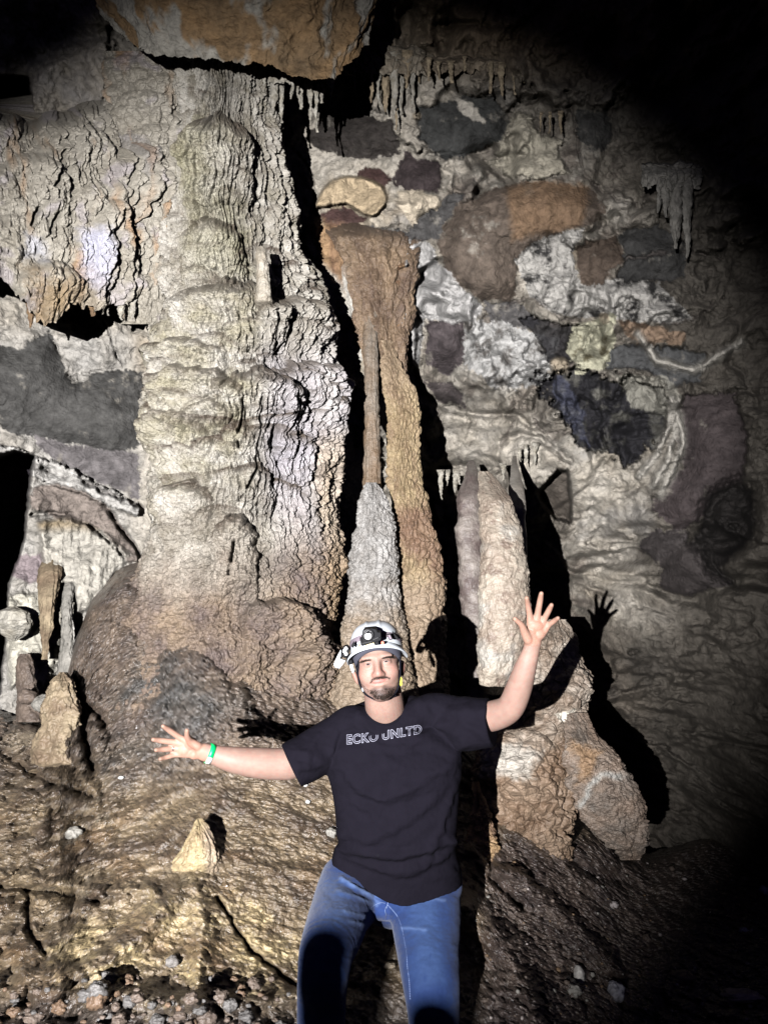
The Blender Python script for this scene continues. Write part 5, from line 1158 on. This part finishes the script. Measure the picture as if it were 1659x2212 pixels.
for pl, w_, a in [([(740,1898),(780,1925),(835,1942)],4,.010),([(735,1900),(765,1915),(820,1950),(828,1958)],3.5,.008),([(730,1925),(770,1938),(815,1955)],4,.008),([(745,1970),(785,1978)],4,.007),([(755,1990),(790,1998)],5,.005),([(860,1925),(900,1922),(960,1928)],4,.004),
    ([(870,1945),(910,1940),(960,1945)],5,.004),([(865,1960),(890,1975),(930,1975)],4,.004),([(870,2005),(920,2010)],5,.004),([(722,2060),(750,2072)],4,.006),([(705,2100),(725,2140),(742,2200)],6,.009),([(725,2070),(740,2100),(750,2120)],5,.008),([(760,1900),(800,1915),(838,1925)],4,.006),
    ([(700,1960),(712,1990),(705,2020)],7,.004),([(940,2150),(960,2175),(990,2165)],6,.005),([(900,2180),(930,2170),(960,2180)],5,.004),([(650,2120),(670,2150),(660,2200)],7,.005)]:
    disp += .42*a*linemask(u, v, catmull(pl, 5), w_*1.5, 3, 9); disp -= .15*a*linemask(u, v, catmull([(x, y+8) for x, y in pl], 5), w_*1.2, 3, 9)
disp -= .006*linemask(u, v, [(840,1915),(838,1950),(836,1985)], 2.5)
disp += .004*fbm(u/40, v/26, 831, 4)+.0015*fbm(u/10, v/8, 832, 3)
jv2 = jv+jn*(disp*fr)[:, None]
jc = np.tile(np.array([.009, .024, .092]), (len(jv), 1)); fade = np.clip(.5+.9*fbm(u/26, v/40, 833, 4), 0, 1)
jc = mix(jc, (.020, .044, .125), fade*.6)
jc = mix(jc, (.036, .068, .155), np.clip(polymask(u, v, [(690,1900),(740,1895),(760,1960),(740,2000),(690,1990)], 20)+polymask(u, v, [(880,1930),(950,1930),(960,2120),(900,2130)], 26), 0, 1)*.5)
jc = mix(jc, (.02, .045, .17), np.clip(polymask(u, v, [(790,1960),(838,1950),(842,1990),(780,2040),(752,2060)], 5), 0, 1)*.5)
for pl in [[(740,1898),(780,1925),(835,1942)],[(735,1900),(765,1915),(820,1950)],[(730,1925),(770,1938),(815,1955)],[(745,1970),(785,1978)],[(860,1925),(900,1922),(960,1928)],[(870,1945),(910,1940),(960,1945)],[(870,2005),(920,2010)],[(755,1990),(790,1998)]]: jc = mix(jc, (.085,.135,.27), linemask(u, v, catmull(pl, 4), 3.2, 3, 5)*.55)
wv = (np.sin(u*2.2)*np.sin(v*1.1)); jc = jc*(1+.10*vn(u/1.6, v/5, 834)[:, None])
for (x0, y0, r0) in [(918,2112,4.5),(756,1984,3),(929,2065,2)]: jc = mix(jc, (.012,.03,.10), np.exp(-(((u-x0)/r0)**2+((v-y0)/(r0*1.8))**2))*.8)
jeans = mesh_from('jeans', jv2, jf, M_JEANS, man, jc)
JT = BVHTree.FromPolygons([tuple(x) for x in jv2], [tuple(int(i) for i in q) for q in jf])
def seam(pl, r=.0013, dash=0):
    pts = []
    for (x, y) in catmull(pl, 8):
        h, _ = raycast(x, y, JT)
        if h is not None: pts.append(h-AF*.0006)
    if dash:
        Vs = []; Fs = []
        for i in range(0, len(pts)-1, 1):
            a, b = pts[i], pts[i]+(pts[i+1]-pts[i])*.55; t = b-a; t /= np.linalg.norm(t)+1e-9; s = np.cross(t, AF); n = len(Vs)
            Vs += [a-s*r, a+s*r, b+s*r, b-s*r]; Fs.append((n, n+1, n+2, n+3))
        return mesh_from('stitching', np.array(Vs)-AF*.0008, np.array(Fs), M_STITCH, jeans_p, smooth=False)
    return ribbon('seam', pts, r, M_STITCH, jeans_p, .5, 6, sub=1)
jeans_p = man
for q in [seam([(846,1912),(842,1930),(838,1950),(835,1962)]), seam([(832,1951),(822,1950),(808,1956),(795,1968),(785,1985),(778,2000)], .0008), seam([(838,1955),(850,1968),(860,1982),(868,2005),(873,2030),(878,2060),(880,2090),(884,2120),(886,2160)], .0016, 1), seam([(834,1958),(832,1968),(835,1978)], .001)]:
    q.parent = jeans; q.location = (0, 0, 0)
def boot(name, u0, v0, d0):
    a = limb([(u0,v0-45,d0+.02,38),(u0,v0,d0,40),(u0,v0+22,d0-.06,38,.8),(u0,v0+40,d0-.16,34,.7),(u0,v0+50,d0-.22,28,.6)], 24); v_, f_, n_ = remesh([a], .006, 3); o = mesh_from(name, v_, f_, M_BLACK, man)
boot('boot', 690, 2520, 2.32); boot('boot', 942, 2530, 2.42)

# wristband and ring
def band(name, pts, r, hw, mat):
    """short cylinder round a limb: pts = two photo points on the axis with depth"""
    a = P(*pts[0]); b = P(*pts[1]); t = b-a; L_ = np.linalg.norm(t); t /= L_; B = -AF+(t@AF)*t; B /= np.linalg.norm(B); A = np.cross(t, B)
    th = np.linspace(hw[0], hw[1], 40); rows = []
    for (s, q) in [(0, .94), (0, 1.03), (1, 1.03), (1, .94)]: rows.append(a+(b-a)*s+r*q*(np.cos(th)[:, None]*A+.86*np.sin(th)[:, None]*B))
    return mesh_from(name, np.array(rows), gridfaces(4, 40), mat, man)
wb = band('wristband', [(449,1626.5,2.528),(459.5,1629.5,2.533)], .0335, (0, 2*math.pi), M_GREEN)
wl = band('band_label', [(449.5,1626.6,2.527),(459,1629.4,2.532)], .0347, (.22*math.pi, .5*math.pi), M_PAPER)
wu = UV(np.array(wl.data.vertices[20].co)+np.array(man.location))
wl.parent = wb; wl.location = (0, 0, 0)
band('ring', [(372.5,1617,2.516),(376,1616.8,2.518)], .0102, (0, 2*math.pi), M_SILVER)

# ------------------------------------------------------------------ helmet, a thing of its own on his head
hel = empty('helmet', Vector(HL((0, 0, .05)))); tag(hel, "white caving helmet with a front lamp, worn by the man", 'helmet')
al = np.linspace(-math.pi, math.pi, 120, endpoint=False)
def zr(a): return .012+.060*np.clip(np.cos(a), 0, 1)**1.2+.0*a
def rimr(a): return np.stack([.0925*np.sin(a), .113*np.cos(a)-.008], -1)
ts = np.linspace(0, 1, 44); V = []
for t in ts:
    rho = math.cos(t*math.pi/2)**.62; zz = zr(al)+(.136-zr(al))*math.sin(t*math.pi/2)**1.05; xy = rimr(al)*rho*(1+.04*math.sin(t*3))
    ridge = .004*np.exp(-((xy[:, 0]-.022)/.006)**2)+.004*np.exp(-((xy[:, 0]+.022)/.006)**2); V.append(np.stack([xy[:, 0], xy[:, 1], zz+ridge*(t > .3)], -1))
V = np.array(V); mesh_from('shell', HL(V.reshape(-1, 3)), gridfaces(44, 120, True), M_WHITE, hel)
aa = np.linspace(-math.pi, math.pi, 120, endpoint=False); pk = .010+.016*np.clip(np.cos(aa), 0, 1)**.7
sec = []
for (o_, z_) in [(-.002,.006),(.3,.004),(.75,-.002),(1,-.008),(1,-.013),(.85,-.013),(.4,-.006),(-.15,-.004)]:
    rr = rimr(aa); nr = rr/np.linalg.norm(rr, axis=1)[:, None]; xy = rr+nr*(o_*pk)[:, None]; sec.append(np.stack([xy[:, 0], xy[:, 1], zr(aa)+z_-.004*o_], -1))
sec = np.array(sec+[sec[0]]); mesh_from('brim', HL(sec.reshape(-1, 3)), gridfaces(9, 120, True), M_WHITE, hel)
sec = []
for (o_, z_) in [(-.006,.004),(-.009,-.012),(-.013,-.030),(-.016,-.030),(-.012,.004)]:
    rr = rimr(aa); nr = rr/np.linalg.norm(rr, axis=1)[:, None]; xy = rr+nr*o_; sec.append(np.stack([xy[:, 0], xy[:, 1], zr(aa)+z_], -1))
mesh_from('inner_band', HL(np.array(sec+[sec[0]]).reshape(-1, 3)), gridfaces(6, 120, True), M_GREY, hel)
def prism(name, pts, d, th, mat, parent, bev=.0015):
    """polygon given in zoomed-head pixels, at a depth, with real thickness"""
    bm = bmesh.new(); fr_ = [bm.verts.new(Z(x, y, d)) for x, y in pts]; f = bm.faces.new(fr_)
    r = bmesh.ops.extrude_face_region(bm, geom=[f]); bmesh.ops.translate(bm, vec=Vector(AF*th), verts=[q for q in r['geom'] if isinstance(q, bmesh.types.BMVert)])
    bmesh.ops.recalc_face_normals(bm, faces=bm.faces); bmesh.ops.bevel(bm, geom=bm.edges[:], offset=bev, segments=2, affect='EDGES', profile=.6)
    bmesh.ops.translate(bm, vec=-Vector(parent.location), verts=bm.verts)
    me = bpy.data.meshes.new(name); bm.to_mesh(me); bm.free(); me.materials.append(mat); o = bpy.data.objects.new(name, me); COL.objects.link(o); o.parent = parent; return o
def disc(name, X, Y, r, d, th, mat, parent, n=28, sy=1.0, nest=None):
    a = np.linspace(0, 2*math.pi, n, endpoint=False)
    return prism(name, list(zip(X+r*np.cos(a), Y+r*sy*np.sin(a))), d, th, mat, parent, .0006)
FD = 2.448                                        # depth of the front of the shell
lamp = prism('headlamp', [(600,470),(615,560),(760,530),(905,470),(900,400),(850,395),(830,350),(760,335),(650,345),(612,400)], FD-.030, .045, M_BLACK, hel, .002)
def sub(o, parent): o.parent = parent; o.location = (0, 0, 0); return o
class _L: location = hel.location
sub(disc('bezel', 702, 432, 92, FD-.038, .012, M_BLACK, hel), lamp)
sub(disc('reflector', 700, 432, 80, FD-.0395, .004, M_SILVER, hel), lamp)
sub(disc('lens', 700, 455, 52, FD-.0415, .003, M_LENS, hel), lamp)
sub(prism('lens_cutout', [(640,405),(672,400),(700,372),(728,395),(755,385),(745,408),(700,418),(650,420)], FD-.0435, .002, M_BLACK, hel, .0003), lamp)
sub(prism('lamp_bracket', [(572,487),(590,590),(640,600),(900,520),(905,470),(620,560),(608,480)], FD-.034, .02, M_BLACK, hel), lamp)
sub(prism('bracket_edge', [(610,560),(760,535),(762,548),(612,575)], FD-.037, .004, M_SILVER, hel, .0003), lamp)
sub(prism('bracket_edge', [(775,505),(865,475),(865,488),(780,518)], FD-.037, .004, M_SILVER, hel, .0003), lamp)
prism('brass_clip', [(650,570),(790,545),(800,590),(660,598)], FD-.022, .012, M_GOLD, hel, .001)
prism('battery_catch', [(800,530),(860,515),(870,590),(810,598)], FD-.024, .012, M_BLACK, hel, .001)
for (X, Y, r) in [(568,598,17),(925,558,24)]: disc('orange_button', X, Y, r, FD-.016, .01, M_ORG, hel)
# strap round the shell
def on_shell(a, t):
    rho = math.cos(t*math.pi/2)**.62; zz = zr(a)+(.136-zr(a))*math.sin(t*math.pi/2)**1.05; xy = rimr(a)*rho*(1+.04*math.sin(t*3)); return np.array([xy[0], xy[1], zz])
M_ELAS = plain('pinkish_elastic', (.16, .13, .15), .8, spec=.15)
rows = []
for tt in (.17, .20, .32, .35):
    rows.append(np.array([HL(on_shell(a, tt)*np.array([1.02 if .18 < tt < .34 else 1.0, 1.02 if .18 < tt < .34 else 1.0, 1])) for a in np.linspace(-math.pi, math.pi, 100)]))
mesh_from('lamp_strap', np.array(rows), gridfaces(4, 100), M_ELAS, hel)
for (x0, x1, y0, y1) in [(990,1075,425,520)]:
    bk = prism('strap_buckle', [(x0,y0+5),(x1-25,y0-5),(x1+10,y1-15),(x0+40,y1)], FD-.004, .012, M_BLACK, hel, .001)
    sub(prism('buckle_slot', [(x0+15,y0+15),(x1-35,y0+8),(x1-5,y1-26),(x0+48,y1-14)], FD-.0055, .003, M_ELAS, hel, .0003), bk)
prism('vent', [(480,540),(500,600),(470,640),(440,610)], FD+.02, .02, M_BLACK, hel, .001)
prism('vent', [(1075,380),(1165,480),(1170,515),(1085,470)], FD+.035, .02, M_BLACK, hel, .001)
# second small lamp and white shield on the left side
sl = prism('side_lamp', [(300,690),(315,625),(385,605),(415,650),(405,760),(350,800),(290,770)], 2.52, .035, M_BLACK, hel, .002)
for (Y, r) in [(645,26),(685,30),(728,26)]: sub(disc('lamp_bulb', 362 if Y != 685 else 340, Y, r, 2.513, .01, M_LENS, hel, 16), sl)
prism('side_shield', [(285,660),(230,760),(172,890),(188,935),(262,955),(358,835),(262,805),(282,770)], 2.535, .02, M_WHITE, hel, .002)
sub(prism('shield_slit', [(240,818),(330,838),(328,845),(238,826)], 2.533, .003, M_BLACK, hel, .0003), sl)
prism('side_bracket', [(370,770),(410,740),(470,860),(430,900),(360,850)], 2.55, .03, M_BLACK, hel, .002)
prism('strap_clip', [(420,895),(462,885),(492,1000),(465,1030),(432,960)], 2.565, .006, M_WHITE, hel, .001)
def strap(name, pl, r=.0035, mat=M_STRAP, flat=.4):
    return ribbon(name, [Z(x, y, d_) for x, y, d_ in pl], r, mat, hel, flat, 10)
strap('chin_strap', [(548,800,2.53),(556,1000,2.528),(572,1180,2.527),(640,1325,2.53),(740,1400,2.50),(880,1434,2.492),(1010,1415,2.498),(1110,1340,2.52),(1165,1240,2.53),(1192,1080,2.53),(1196,900,2.535),(1190,780,2.54)], .0032)
strap('side_strap', [(500,860,2.56),(535,1000,2.56),(560,1150,2.548),(580,1210,2.535)], .003)
strap('side_strap', [(1200,830,2.56),(1215,980,2.56),(1200,1080,2.545)], .003)
strap('strap_end', [(592,1225,2.53),(612,1270,2.53),(628,1305,2.53)], .0022, M_WHITE)
strap('chin_pad', [(1060,1395,2.53),(1130,1368,2.54)], .0045)
prism('yellow_clip', [(1200,1070),(1225,1110),(1222,1170),(1235,1200),(1205,1225),(1185,1190),(1180,1140)], 2.53, .008, M_YEL, hel, .001)
